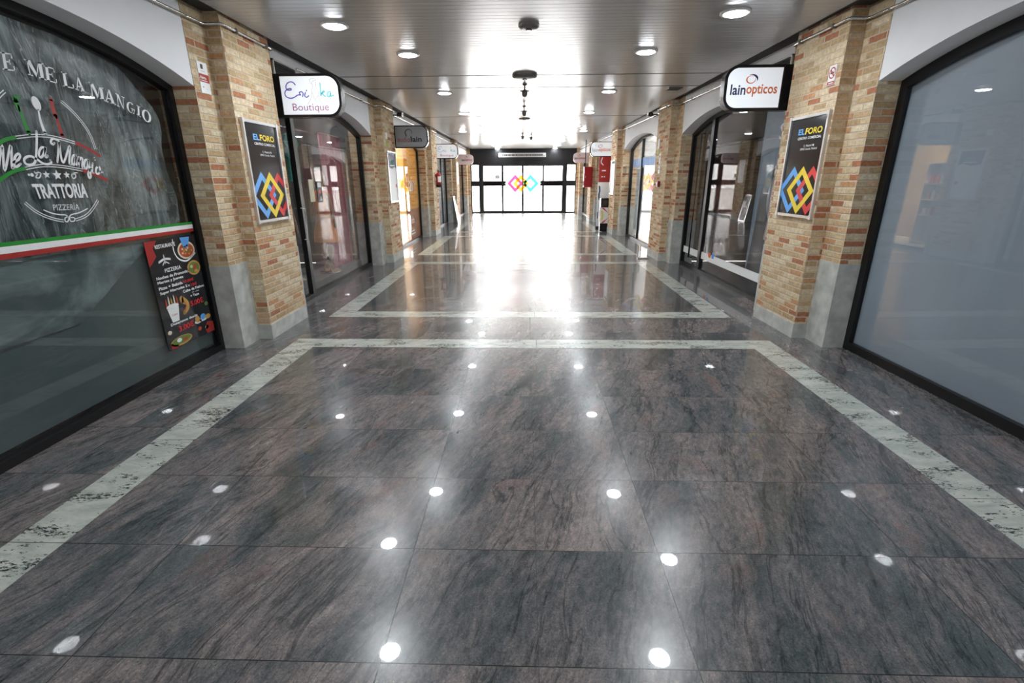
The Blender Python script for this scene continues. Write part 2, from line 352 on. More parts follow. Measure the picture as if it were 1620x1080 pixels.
        for p in me.polygons:
            n = p.normal; given = s.uv[p.index]
            for k, li in enumerate(p.loop_indices):
                co = me.vertices[me.loops[li].vertex_index].co + o0
                if abs(n.z) > .7: uvl.data[li].uv = (co.x, co.y)
                elif abs(n.x) > abs(n.y): uvl.data[li].uv = (co.y, co.z)
                else: uvl.data[li].uv = (co.x+.11, co.z)
        ob = bpy.data.objects.new(name, me); COL.objects.link(ob)
        if parent is not None: ob.parent = parent; WL[ob] = o0
        else: ob.location = o0; WL[ob] = o0
        if kind: ob['kind'] = kind
        return ob
def cr_smooth(p, k):
    out = []
    for i in range(len(p)-1):
        a, b, c, d = p[max(0, i-1)], p[i], p[i+1], p[min(len(p)-1, i+2)]
        for j in range(k):
            t = j/k
            out.append(tuple(.5*(2*b[q]+(c[q]-a[q])*t+(2*a[q]-5*b[q]+4*c[q]-d[q])*t*t+(3*b[q]-a[q]-3*c[q]+d[q])*t**3) for q in range(len(b))))
    return out+[p[-1]]
_gl = {}
def glyphs(string, bold=0., shear=0.):
    key = (string, bold, shear)
    if key not in _gl:
        c = bpy.data.curves.new('lettering', 'FONT'); c.body = string; c.offset = bold; c.shear = shear; c.resolution_u = 3; c.fill_mode = 'FRONT'
        o = bpy.data.objects.new('lettering', c); COL.objects.link(o)
        dg = bpy.context.evaluated_depsgraph_get(); me = bpy.data.meshes.new_from_object(o.evaluated_get(dg))
        _gl[key] = ([tuple(v.co) for v in me.vertices], [tuple(p.vertices) for p in me.polygons])
        bpy.data.objects.remove(o); bpy.data.meshes.remove(me); bpy.data.curves.remove(c)
    return _gl[key]
def thing(name, label, cat, loc, group=None):
    o = bpy.data.objects.new(name, None); COL.objects.link(o); o.location = loc; WL[o] = Vector(loc)
    o.empty_display_size = .1
    o['label'] = label; o['category'] = cat
    if group: o['group'] = group
    return o
def tag(o, label, cat, group=None):
    o['label'] = label; o['category'] = cat
    if group: o['group'] = group
    return o
def root_struct(name, loc):
    o = bpy.data.objects.new(name, None); COL.objects.link(o); o.location = loc; WL[o] = Vector(loc); o['kind'] = 'structure'
    return o

# ---------------------------------------------------------------- where the walls stand
XL = -2.925
def XR(s): return 3.05-(s-5.3)*.021
def WP(side, s, d, z): return (XL-d, s, z) if side == 'L' else (XR(s)+d, s, z)
def on_wall(side, s0, d, z0):
    """flat lettering on a wall plane; u runs to the reader's right"""
    k = 1 if side == 'L' else -1
    return lambda u, v, w=0.: WP(side, s0+k*u, d-w, z0+v)
def facing(y, x0=0., z0=0.): return lambda u, v, w=0.: (x0+u, y-w, z0+v)
CEIL = 3.23
PIER_D, GLASS_D = .15, .39
PIL = {'L': [5.25, 10.63, 15.95, 21.30], 'R': [5.36, 10.85, 16.23, 21.42]}
PW, PE = .92, .33          # pilaster width, pier beyond it on each side
OPEN = {'L': [(1.13, 4.92)], 'R': [(1.20, 5.03)]}
for sd in 'LR':
    for i, p in enumerate(PIL[sd]):
        OPEN[sd].append((p+PW+PE, (PIL[sd][i+1]-PE) if i+1 < len(PIL[sd]) else 26.55))
def arch_z(o, s, spring=2.57, rise=.28):
    c, h = (o[0]+o[1])/2, (o[1]-o[0])/2
    return spring+rise*(1-min(1, abs((s-c)/h))**2.3)

# ================================================================ the setting
# ---- floor: polished slabs with inlaid white frames
f = MB()
f.box(-3.33, 3.55, -4, 26.95, -.06, 0, 0)
def inlay(x0, x1, y0, y1, w=.287):
    z = .0006
    for a, b, c, d in ((x0, x0+w, y0, y1), (x1-w, x1, y0, y1), (x0+w, x1-w, y1-w, y1), (x0+w, x1-w, y0, y0+w)):
        f.add([(a, c, z), (b, c, z), (b, d, z), (a, d, z)], [(0, 1, 2, 3)], 1)
inlay(-2.625, 2.745, -1.9, 5.255)
inlay(-2.64, 2.70, 6.19, 10.73)
inlay(-2.64, 2.67, 11.73, 15.92)
inlay(-2.64, 2.62, 17.0, 21.3)
inlay(-2.64, 2.58, 22.3, 26.4)
# slab joints that break the rows between the frames
for yy in range(7): f.add([(.054, 1.34+.6*(yy-1)+.003, .0004), (.056, 1.34+.6*(yy-1)+.003, .0004), (.056, min(4.96, 1.34+.6*yy-.003), .0004), (.054, min(4.96, 1.34+.6*yy-.003), .0004)], [(0, 1, 2, 3)], 2)
for a, b, c, d in ((.055, .06, 5.255, 6.19), (.055, .655, 5.68, 5.684), (.12, .124, 4.968, 5.255), (.12, .124, 6.19, 6.48), (-2.625, -2.338, 2.96, 2.964), (2.458, 2.745, 3.93, 3.934), (2.458, 2.745, 2.40, 2.404), (-2.625, -2.338, 1.938, 1.942)):
    f.add([(a, c, .0011), (b, c, .0011), (b, d, .0011), (a, d, .0011)], [(0, 1, 2, 3)], 2)
f.build('floor', ['granite', 'stripe', 'joint'], origin=(0, 0, 0), kind='structure')

# ---- ceiling: narrow lacquered slats running across, each slightly bowed
c = MB()
prof = []
pitch = .10
y = -4.0
while y < 26.92:
    for t, dz in ((.0, .006), (.03, .0001), (.3, -.00004), (.5, -.00006), (.7, -.00004), (.97, .0001)): prof.append((y+t*pitch, CEIL+dz))
    y += pitch
n = len(prof)
xa, xb = -2.86, 2.93
vs = [(xa, a, b) for a, b in prof]+[(xb, a, b) for a, b in prof]
c.add(vs, [(i, i+1, n+i+1, n+i) for i in range(n-1)], 0)
for yj in (8.22, 9.25, 13.3, 18.2): c.box(xa, xb, yj, yj+.012, CEIL-.0035, CEIL+.002, 1)
c.box(-3.8, 4.0, -4, 27.1, CEIL+.03, CEIL+.12, 1)
c.build('ceiling', ['slat', 'joint'], origin=(0, 0, CEIL), kind='structure', recalc=False)
# ---- white plaster above the shopfronts, arched underneath; brick at the blind ends
for sd, nm in (('L', 'left'), ('R', 'right')):
    w = MB()
    for o in OPEN[sd]:
        N = 28
        ss = [o[0]+(o[1]-o[0])*i/N for i in range(N+1)]
        lo = [arch_z(o, s) for s in ss]
        vs = []
        for d in (PIER_D+.005, GLASS_D+.10):
            vs += [WP(sd, s, d, z) for s, z in zip(ss, lo)]+[WP(sd, s, d, CEIL+.05) for s in ss]
        k = N+1; fs = []
        for i in range(N):
            fs += [(i, i+1, k+i+1, k+i), (2*k+i, 3*k+i, 3*k+i+1, 2*k+i+1), (i, 2*k+i, 2*k+i+1, i+1), (k+i, k+i+1, 3*k+i+1, 3*k+i)]
        w.add(vs, fs, 0)
    w.wbox(sd, -4.0, OPEN[sd][0][0], PIER_D, .7, 0, CEIL+.05, 1)
    w.wbox(sd, 26.55, 26.92, PIER_D, .7, .9, CEIL+.05, 1)
    w.wbox(sd, 26.55, 26.92, PIER_D, .7, 0, .9, 2)
    w.build('wall_'+nm, ['plaster', 'brick', 'plinth'], kind='structure')
b = MB(); b.box(-3.7, 3.8, -4.2, -4.0, 0, CEIL+.05); b.build('wall_front', 'plaster', kind='structure')

# ---- brick pillars
plab = {'L': ['tan brick pillar carrying a coloured diamonds poster between the restaurant window and the boutique',
              'tan brick pillar between the dark boutique and the yellow lit hearing shop',
              'tan brick pillar that the fire extinguisher hangs on',
              'tan brick pillar with a board leaning at its foot, close to the entrance doors'],
        'R': ['tan brick pillar carrying a coloured diamonds poster between the blank grey window and the optician',
              'tan brick pillar with the small red alarm box and a strip of stickers',
              'tan brick pillar with a narrow white framed poster, in front of the chevron cabinet',
              'tan brick pillar with the tall red hose cabinet, close to the entrance doors']}
for sd in 'LR':
    for i, p in enumerate(PIL[sd]):
        a, b = p, p+PW
        t = thing('brick_pillar', plab[sd][i], 'pillar', WP(sd, (a+b)/2, .3, 0))
        s = MB()
        s.wbox(sd, a-PE, b+PE, PIER_D, .60, .895, CEIL+.05)
        s.wbox(sd, a, b, 0, PIER_D+.02, .165, CEIL+.05)
        s.build('shaft', 'brick', t)
        s = MB()
        s.wbox(sd, a-PE-.006, a-.001, PIER_D-.006, .62, 0, .90)
        s.wbox(sd, b+.001, b+PE+.006, PIER_D-.006, .62, 0, .90)
        s.wbox(sd, a-.008, b+.008, -.010, PIER_D+.02, 0, .168)
        s.build('plinth', 'plinth', t)

# ---- shopfronts
def arched(o, z0, s0=None, s1=None, inset=0., N=24):
    """outline of an arched opening in (s, z), trimmed to s0..s1 and inset all round"""
    a, b = (o[0] if s0 is None else s0)+inset, (o[1] if s1 is None else s1)-inset
    return [(a, z0+inset), (b, z0+inset)]+[(b+(a-b)*i/N, arch_z(o, b+(a-b)*i/N)-inset*1.05) for i in range(N+1)]
def ringframe(mb, sd, outer, inner, d0, d1):
    n = len(outer); vs = [WP(sd, s, d, z) for d in (d0, d1) for L in (outer, inner) for s, z in L]
    fs = []
    for i in range(n):
        j = (i+1) % n
        fs += [(i, j, n+j, n+i), (2*n+i, 3*n+i, 3*n+j, 2*n+j), (n+i, n+j, 3*n+j, 3*n+i), (i, 2*n+i, 2*n+j, j)]
    mb.add(vs, fs, 0)
def shopfront(num, sd, idx, width=.075, posts=()):
    o = OPEN[sd][idx]
    r = root_struct('window_%d' % num, WP(sd, (o[0]+o[1])/2, GLASS_D, 0))
    fr = MB(); ringframe(fr, sd, arched(o, 0.), arched(o, 0., inset=width), GLASS_D-.03, GLASS_D+.05)
    for s, w in posts: fr.wbox(sd, s-w/2, s+w/2, GLASS_D-.028, GLASS_D+.048, width, arch_z(o, s)-width)
    fr.build('frame', 'black', r)
    edges = [o[0]+width]+[q for s, w in posts for q in (s-w/2, s+w/2)]+[o[1]-width]
    for a, b in zip(edges[::2], edges[1::2]):
        g = MB(); P = [(a, width), (b, width)]+[(b+(a-b)*i/16, arch_z(o, b+(a-b)*i/16)-width*1.05) for i in range(17)]
        g.prism(P, lambda u, v, w: WP(sd, u, w, v), GLASS_D+.004, GLASS_D+.012)
        g.build('glass_pane', 'glass', r)
    return r, o
def shop_room(name, sd, o, depth, wall, floor_='shoptile', ceil=None):
    m = MB(); a, b = o[0]-.32, o[1]+.32; D0 = .63
    m.wbox(sd, a, b, depth, depth+.08, 0, 3.2, 0)
    m.wbox(sd, a-.08, a, D0, depth, 0, 3.2, 0); m.wbox(sd, b, b+.08, D0, depth, 0, 3.2, 0)
    m.wbox(sd, a, b, D0-.13, depth, 3.12, 3.2, 2)
    m.wbox(sd, a, b, GLASS_D-.05, depth, -.05, -.002, 1)
    return m.build(name, [wall, floor_, ceil or wall], kind='structure')

# restaurant (left, nearest)
r, o = shopfront(1, 'L', 0, .06)
shop_room('wall_left', 'L', o, 1.3, 'shopdark')
# blank unit (right, nearest)
r2, o2 = shopfront(2, 'R', 0, .085)
shop_room('wall_right', 'R', o2, 1.3, 'shopmid')
g = MB(); P = arched(o2, 0., inset=.07); g.prism(P, lambda u, v, w: WP('R', u, w, v), GLASS_D+.016, GLASS_D+.020); g.build('frosted_film', 'frost', r2)
# boutique
r3, o3 = shopfront(3, 'L', 1, .07, posts=((7.32, .10),))
shop_room('wall_left', 'L', o3, 2.6, 'shopmid', ceil='shopdark')
# optician
r4, o4 = shopfront(4, 'R', 1, .07, posts=((9.47, .12),))
shop_room('wall_right', 'R', o4, 2.4, 'shopdark')
# hearing shop (lit, yellow)
r5, o5 = shopfront(5, 'L', 2, .06)
shop_room('wall_left', 'L', o5, 2.2, 'shopyellow', 'shopwhite', 'shopwhite')
# bright arched unit on the right
r6, o6 = shopfront(6, 'R', 2, .06, posts=((14.55, .05),))
shop_room('wall_right', 'R', o6, 2.4, 'shopwhite', 'shopwhite', 'shopwhite')
# grey unit left, banner unit right, last units
r7, o7 = shopfront(7, 'L', 3, .06, posts=((19.9, .06),))
shop_room('wall_left', 'L', o7, 1.2, 'shopmid')
g = MB(); P = arched(o7, 0., inset=.05); g.prism(P, lambda u, v, w: WP('L', u, w, v), GLASS_D+.016, GLASS_D+.020); g.build('frosted_film', 'frost', r7)
r8, o8 = shopfront(8, 'R', 3, .06)
shop_room('wall_right', 'R', o8, 1.2, 'shopmid')
r9, o9 = shopfront(9, 'L', 4, .06)
shop_room('wall_left', 'L', o9, 1.0, 'woodred')
r10, o10 = shopfront(10, 'R', 4, .06)
shop_room('wall_right', 'R', o10, 1.0, 'woodred')

# optician's door handle
h = MB(); k = [WP('R', 9.83, GLASS_D-.08, z) for z in (.22, .26, 2.50, 2.54)]
h.tube([WP('R', 9.83, GLASS_D-.02, .24), WP('R', 9.83, GLASS_D-.09, .24), WP('R', 9.83, GLASS_D-.09, 2.52), WP('R', 9.83, GLASS_D-.02, 2.52)], .018, 0, 10)
h.build('door_handle', 'black', r4)
h = MB(); h.tube([WP('L', 7.24, GLASS_D-.02, .9), WP('L', 7.24, GLASS_D-.08, .9), WP('L', 7.24, GLASS_D-.08, 1.35), WP('L', 7.24, GLASS_D-.02, 1.35)], .012, 0, 8)
h.build('door_handle', 'chrome', r3)

# ---- the entrance at the far end
DY = 26.92
d = root_struct('door_1', (-.17, DY, 0))
x0, x1 = -2.93, 2.62
m = MB()
m.box(x0, x1, DY, DY+.30, 2.44, CEIL+.05)                       # header
m.box(x0, x1, DY+.02, DY+.16, 0, .075)
for a, b in ((x0, -2.87), (-2.50, -2.31), (1.955, 2.15), (2.57, x1)): m.box(a, b, DY+.01, DY+.18, .07, 2.45)
for a, b in ((-2.87, -2.50), (2.15, 2.57)): m.box(a, b, DY+.03, DY+.14, 1.38, 1.65)
m.build('door_frame', 'black', d)
for i, (a, b, yy) in enumerate(((-2.31, -1.25, .10), (-1.25, -.18, .05), (-.18, .90, .05), (.90, 1.955, .10))):
    lf = MB(); w = .055
    lf.box(a, a+w, DY+yy, DY+yy+.04, .06, 2.44); lf.box(b-w, b, DY+yy, DY+yy+.04, .06, 2.44)
    lf.box(a+w, b-w, DY+yy, DY+yy+.04, 2.38, 2.44); lf.box(a+w, b-w, DY+yy, DY+yy+.04, .06, .12)
    fo = lf.build('door_leaf', 'black', d)
    gl = MB(); gl.box(a+w, b-w, DY+yy+.016, DY+yy+.024, .12, 2.38); gl.build('glass_pane', 'doorglass', fo)
for a, b in ((-2.87, -2.50), (2.15, 2.57)):
    gl = MB(); gl.box(a, b, DY+.07, DY+.078, .075, 1.38); gl.box(a, b, DY+.07, DY+.078, 1.65, 2.44); gl.build('side_pane', 'doorglass', d)
w = MB(); w.box(-3.75, x0, DY, DY+.3, 0, CEIL+.05); w.box(x1, 3.8, DY, DY+.3, 0, CEIL+.05); w.build('wall_back', 'brick', kind='structure')
g = MB(); g.box(-40, 40, DY+.3, 90, -.15, -.02); g.build('floor_outside', 'outside', kind='structure')

# ================================================================ ceiling lights
def ceiling_light(x, y, label, z=CEIL, r=.115, group='recessed corridor lights', mat='lamp'):
    t = thing('ceiling_light', label, 'ceiling light', (x, y, z-.012), group)
    MB().lathe([(r, -.012), (r+.022, -.012), (r+.026, -.004), (r+.026, .004), (r, .004)], (x, y, z-.004), n=28).build('trim_ring', 'ring', t)
    MB().lathe([(.001, -.028), (r*.45, -.026), (r*.8, -.020), (r*.97, -.010), (r, -.004), (.001, -.003)], (x, y, z-.004), n=28).build('diffuser', mat, t)
ORD = ['second', 'third', 'fourth', 'fifth', 'sixth', 'seventh', 'eighth', 'ninth']
rows = [6.85, 9.70, 12.58, 15.6, 18.5, 21.4, 24.3, 26.6]
for sx, nm in ((-1.485, 'restaurant'), (1.475, 'optician')):
    for i, y in enumerate(rows):
        ceiling_light(sx, y, '%s ceiling light of the inner row, %s side, counting towards the entrance' % (ORD[i], nm))
    ceiling_light(sx, 3.95, 'first ceiling light of the inner row, %s side, counting towards the entrance' % nm)
    ceiling_light(sx, 1.05, 'round white ceiling light directly overhead on the %s side' % nm)
    ceiling_light(sx, -1.85, 'round white ceiling light behind the viewer on the %s side' % nm)
for x, y, nm in ((-1.95, 5.62, 'round white ceiling light beside the pillar with the alarm plate, outside the inner row'), (1.98, 5.40, 'round white ceiling light beside the pillar with the no smoking sign, outside the inner row'),
                 (-2.08, 17.1, 'round white ceiling light over the fire extinguisher pillar, outside the inner row'), (1.86, 17.2, 'round white ceiling light over the chevron cabinet, outside the inner row')):
    ceiling_light(x, y, nm)

# ---- ceiling fittings along the middle
def rose(x, y, label, r=.105, h=.045, mat='dimple'):
    t = thing('ceiling_detector', label, 'detector', (x, y, CEIL-h))
    MB().lathe([(r, 0), (r, -h*.45), (r*.86, -h*.8), (r*.5, -h), (.001, -h)], (x, y, CEIL), n=26).build('housing', mat, t)
    MB().lathe([(.03, -h-.012), (.036, -h-.002), (.036, -h+.006), (.001, -h+.006)], (x, y, CEIL), n=14).build('sensor', 'lensdark', t)
rose(.02, 5.70, 'grey round smoke detector alone between the first pair of inner ceiling lights')
rose(-.03, 8.22, 'wide grey round ceiling fitting above the hanging beacon', r=.19, h=.055)
rose(-.05, 13.75, 'flat grey round ceiling fitting past the second hanging beacon', r=.15, h=.04)
def beacon(x, y, label):
    t = thing('hanging_sensor', label, 'sensor', (x, y, CEIL-.20))
    MB().lathe([(.04, 0), (.04, -.015), (.012, -.03), (.012, -.10)], (x, y, CEIL), n=14).build('stem', 'dimple', t)
    MB().lathe([(.02, -.085), (.045, -.10), (.048, -.15), (.034, -.19), (.001, -.20)], (x, y, CEIL), n=18).build('body', 'dimple', t)
    b = MB(); b.tube([(x-.075, y, CEIL-.105), (x+.075, y, CEIL-.105)], .011, n=8); b.build('lug', 'dimple', t)
beacon(-.03, 8.95, 'small grey sensor hanging below the wide round ceiling fitting')
beacon(-.05, 11.5, 'small grey sensor hanging in the bright middle stretch of the ceiling')
beacon(-.13, 18.0, 'tiny hanging sensor near the entrance, on the restaurant side of the two')
beacon(.17, 18.4, 'tiny hanging sensor near the entrance, on the optician side of the two')
v = MB(); v.box(2.46, 2.70, 9.38, 9.66, CEIL-.014, CEIL+.002, 0)
for i in range(4): v.box(2.48, 2.68, 9.41+i*.062, 9.445+i*.062, CEIL-.017, CEIL-.012, 1)
tag(v.build('ceiling_grille', ['dimple', 'black']), 'small slotted vent in the ceiling edge over the optician door', 'vent')

# ---- conduits: straight runs over the shopfronts and cranked pieces round each pillar
UNIT = {'L': ['the restaurant window', 'the boutique', 'the yellow lit hearing shop', 'the grey unit with the leaning board', 'the last unit past the leaning board'],
        'R': ['the blank grey window', 'the optician', 'the bright arched unit', 'the banner stand unit', 'the last unit past the hose cabinet']}
POST = {'L': ['the alarm plate', 'the yellow sticker', 'the fire extinguisher', 'the leaning board'],
        'R': ['the no smoking sign', 'the small red alarm box', 'the chevron cabinet in front', 'the hose cabinet']}
def conduit(sd, pts, clamps, label):
    t = thing('conduit_pipe', label, 'pipe', WP(sd, pts[0][0], pts[0][1], pts[0][2]), 'metal conduit under the ceiling')
    MB().tube([WP(sd, *p) for p in pts], .014, n=8).build('tube', 'chrome', t)
    for s, dd, z in clamps:
        b = MB(); b.wbox(sd, s-.012, s+.012, dd-.018, dd+.03, z-.02, z+.02); b.build('clamp', 'dimple', t)
for sd in 'LR':
    for i, (a, b) in enumerate(OPEN[sd]):
        a2, b2 = (a+.02 if i else 1.2), b-.02
        if i == 1 : a2 += .62
        conduit(sd, [(a2, .12, 3.135), (b2, .12, 3.135)], [(a2+.5, .12, 3.135), (b2-.5, .12, 3.135)], 'straight thin metal conduit above '+UNIT[sd][i])
    for i, p in enumerate(PIL[sd]):
        a, b = p, p+PW
        conduit(sd, [(a-.32, .12, 3.135), (a-.10, .12, 3.135), (a-.05, .09, 3.14), (a-.025, -.02, 3.15), (a+.05, -.03, 3.15), (b-.04, -.03, 3.15), (b+.022, -.022, 3.148), (b+.03, .06, 3.14)], [(a+.22, -.031, 3.15), (b-.12, -.031, 3.15)], 'cranked metal conduit round the head of the pillar with '+POST[sd][i])

# ---- louvred vents over the shopfronts
for sd, s0, s1, lab in (('L', 6.50, 7.12, 'black louvred vent above the white boutique sign with the dress sketch'), ('R', 6.60, 7.10, 'black louvred vent above the backlit optician sign')):
    t = thing('louvred_vent', lab, 'vent', WP(sd, (s0+s1)/2, PIER_D, 2.93))
    b = MB(); b.wbox(sd, s0, s1, PIER_D-.012, PIER_D+.004, 2.91, 3.13); b.build('back_plate', 'louvre', t)
    fr = MB()
    for a, c_, z0, z1 in ((s0, s1, 2.90, 2.92), (s0, s1, 3.11, 3.13), (s0, s0+.02, 2.9, 3.13), (s1-.02, s1, 2.9, 3.13)): fr.wbox(sd, a, c_, PIER_D-.03, PIER_D, z0, z1)
    fr.build('frame', 'alu', t)
    sl = MB()
    for i in range(7):
        z = 2.935+i*.025
        sl.hexa([WP(sd, a, d_, zz) for zz in (0,) for a, d_, zz in ((s0+.02, PIER_D-.03, z-.006), (s1-.02, PIER_D-.03, z-.006), (s1-.02, PIER_D-.01, z+.012), (s0+.02, PIER_D-.01, z+.012), (s0+.02, PIER_D-.03, z-.003), (s1-.02, PIER_D-.03, z-.003), (s1-.02, PIER_D-.01, z+.015), (s0+.02, PIER_D-.01, z+.015))])
    sl.build('slats', 'louvre', t)

# ================================================================ the film covered restaurant window (left)
o = OPEN['L'][0]
fnL = lambda d: (lambda u, v, w=0.: WP('L', u, d-w, v))
# crumpled sheeting, hung inside the glass; its far edge bows in towards the top
def sheet(name, outline_r, z0, z1, s0, d, mat, amp, N=60, K=44):
    b = MB(); vs = []
    for j in range(K+1):
        z = z0+(z1-z0)*j/K
        for i in range(N+1):
            r_ = outline_r(z); s = s0+(r_-s0)*i/N
            zz = min(z, arch_z(o, min(max(s, o[0]), o[1]))-.09)
            q = math.sin(s*9+z*5)*.4+math.sin(s*17-z*11+1.3)*.3+math.sin(s*5.2+z*19)*.2+math.sin((s+.8*z)*31)*.22
            vs.append(WP('L', s, d+amp*(q+1.2), zz))
    b.add(vs, [(j*(N+1)+i, j*(N+1)+i+1, (j+1)*(N+1)+i+1, (j+1)*(N+1)+i) for j in range(K) for i in range(N)], 0, smooth=True)
    return b.build(name, mat)
tag(sheet('plastic_sheet', lambda z: 4.72-.30*max(0, (z-2.15)/.47)**2+.03*math.sin(z*9), 1.26, 2.76, 1.3, GLASS_D+.02, 'film', .012), 'crumpled clear plastic sheet over the upper part of the restaurant window', 'plastic sheet')
tag(sheet('loose_plastic_sheet', lambda z: 4.30-.9*max(0, (1.22-z)/.5), .72, 1.27, 1.3, GLASS_D+.028, 'film2', .010), 'pale loose plastic sagging under the tricolour stripe of the restaurant window', 'plastic sheet')
b = MB(); b.wbox('L', 1.2, 4.855, GLASS_D+.055, GLASS_D+.058, .08, 1.27); tag(b.build('frosted_vinyl', 'frostdark'), 'dark grey green frosted vinyl on the lower restaurant window', 'window film')
b = MB(); b.prism([(1.25, 1.26), (4.88, 1.26)]+[(4.88-3.6*i/20, arch_z(o, 4.88-3.6*i/20)-.05) for i in range(21)], lambda u, v, w: WP('L', u, w, v), GLASS_D+.09, GLASS_D+.095); tag(b.build('interior_shade_sheet', 'black'), 'black sheet added as the dark interior around the crumpled plastic of the restaurant window', 'window film')  # added sheet, its black stands in for the unlit interior behind the glass

G = fnL(GLASS_D-.0005)      # printing sits on the outer face of the glass
st = thing('tricolour_stripe', 'green white and red stripe stuck across the restaurant window', 'window sticker', WP('L', 3.2, GLASS_D, 1.26))
for nm, mt, za, zb in (('green_band', 'green', .048, .078), ('white_band', 'white', 0, .048), ('red_band', 'vinylred', -.038, 0)):
    q = MB(); q.poly([(1.25, 1.29+za+.026), (4.84, 1.272+za*.8+.02), (4.84, 1.272+zb*.8+.02), (1.25, 1.29+zb+.026)], G, 0)
    q.build(nm, mt, st)
# serif capitals along an arc
def R4(a, b_, c_, d_): return [(a, b_), (c_, b_), (c_, d_), (a, d_)]
def ringseg(r0x, r0y, r1x, r1y, a0, a1, n=22):
    out = []
    for i in range(n):
        t0, t1 = math.radians(a0+(a1-a0)*i/n), math.radians(a0+(a1-a0)*(i+1)/n)
        out.append([(.5+r0x*math.cos(t0), .5+r0y*math.sin(t0)), (.5+r1x*math.cos(t0), .5+r1y*math.sin(t0)), (.5+r1x*math.cos(t1), .5+r1y*math.sin(t1)), (.5+r0x*math.cos(t1), .5+r0y*math.sin(t1))])
    return out
SERIF = dict(
    E=[R4(.12, 0, .36, 1), R4(0, 0, .95, .075), R4(0, .925, .92, 1), R4(.3, .46, .66, .54), R4(.86, 0, .95, .3), R4(.84, .72, .92, 1), R4(.6, .36, .67, .64)],
    L=[R4(.12, 0, .38, 1), R4(0, .925, .55, 1), R4(0, 0, .98, .075), R4(.88, 0, .98, .32)],
    M=[R4(.1, 0, .16, 1), R4(.72, 0, .92, 1), [(.06, 1), (.3, 1), (.56, .2), (.47, 0)], [(.47, 0), (.53, .12), (.78, 1), (.72, 1)], R4(0, 0, .28, .07), R4(.62, 0, 1, .07), R4(-.02, .93, .2, 1), R4(.76, .93, 1.02, 1)],
    A=[[(.1, 0), (.18, 0), (.53, 1), (.46, 1)], [(.62, 0), (.9, 0), (.57, 1), (.42, 1)], R4(.25, .28, .7, .36), R4(0, 0, .32, .07), R4(.52, 0, 1, .07)],
    N=[R4(.13, 0, .2, 1), R4(.8, 0, .87, 1), [(.08, 1), (.34, 1), (.87, 0), (.77, 0)], R4(0, 0, .34, .07), R4(-.02, .93, .2, 1), R4(.66, .93, 1.02, 1)],
    I=[R4(.3, 0, .7, 1), R4(.05, 0, .95, .07), R4(.05, .93, .95, 1)],
    O=ringseg(.26, .44, .5, .51, 0, 360, 30), G=ringseg(.26, .44, .5, .51, 48, 345, 26)+[R4(.64, .03, .88, .42), R4(.5, .4, 1.0, .47)])
ARC = [('E', [(3.362, 2.413), (3.448, 2.417), (3.457, 2.521), (3.378, 2.515)]), ('M', [(3.526, 2.413), (3.647, 2.402), (3.66, 2.508), (3.53, 2.507)]), ('E', [(3.644, 2.4), (3.738, 2.394), (3.744, 2.491), (3.661, 2.496)]), ('L', [(3.775, 2.385), (3.868, 2.381), (3.866, 2.477), (3.788, 2.482)]), ('A', [(3.872, 2.38), (3.958, 2.368), (3.966, 2.461), (3.877, 2.474)]), ('M', [(3.994, 2.351), (4.126, 2.341), (4.134, 2.433), (4.009, 2.453)]), ('A', [(4.116, 2.335), (4.226, 2.321), (4.238, 2.42), (4.136, 2.438)]), ('N', [(4.233, 2.317), (4.307, 2.299), (4.333, 2.393), (4.247, 2.413)]), ('G', [(4.324, 2.292), (4.41, 2.273), (4.429, 2.356), (4.348, 2.372)]), ('I', [(4.425, 2.277), (4.471, 2.257), (4.492, 2.342), (4.448, 2.354)]), ('O', [(4.48, 2.244), (4.577, 2.216), (4.605, 2.309), (4.505, 2.339)])]
t = thing('arched_lettering', 'white serif capitals arching across the top of the restaurant window', 'window lettering', WP('L', 3.9, GLASS_D, 2.2))
q = MB()
for k_, (ch, (bl, br_, tr_, tl)) in enumerate(ARC):
    if k_ in (1, 3, 5): q.build('word', 'white', t); q = MB()
    def mp(u, v): return tuple(bl[k]*(1-u)*(1-v)+br_[k]*u*(1-v)+tr_[k]*u*v+tl[k]*(1-u)*v for k in (0, 1))
    for pg in SERIF[ch]: q.poly([mp(*p) for p in pg], G, 0)
q.build('word', 'white', t)
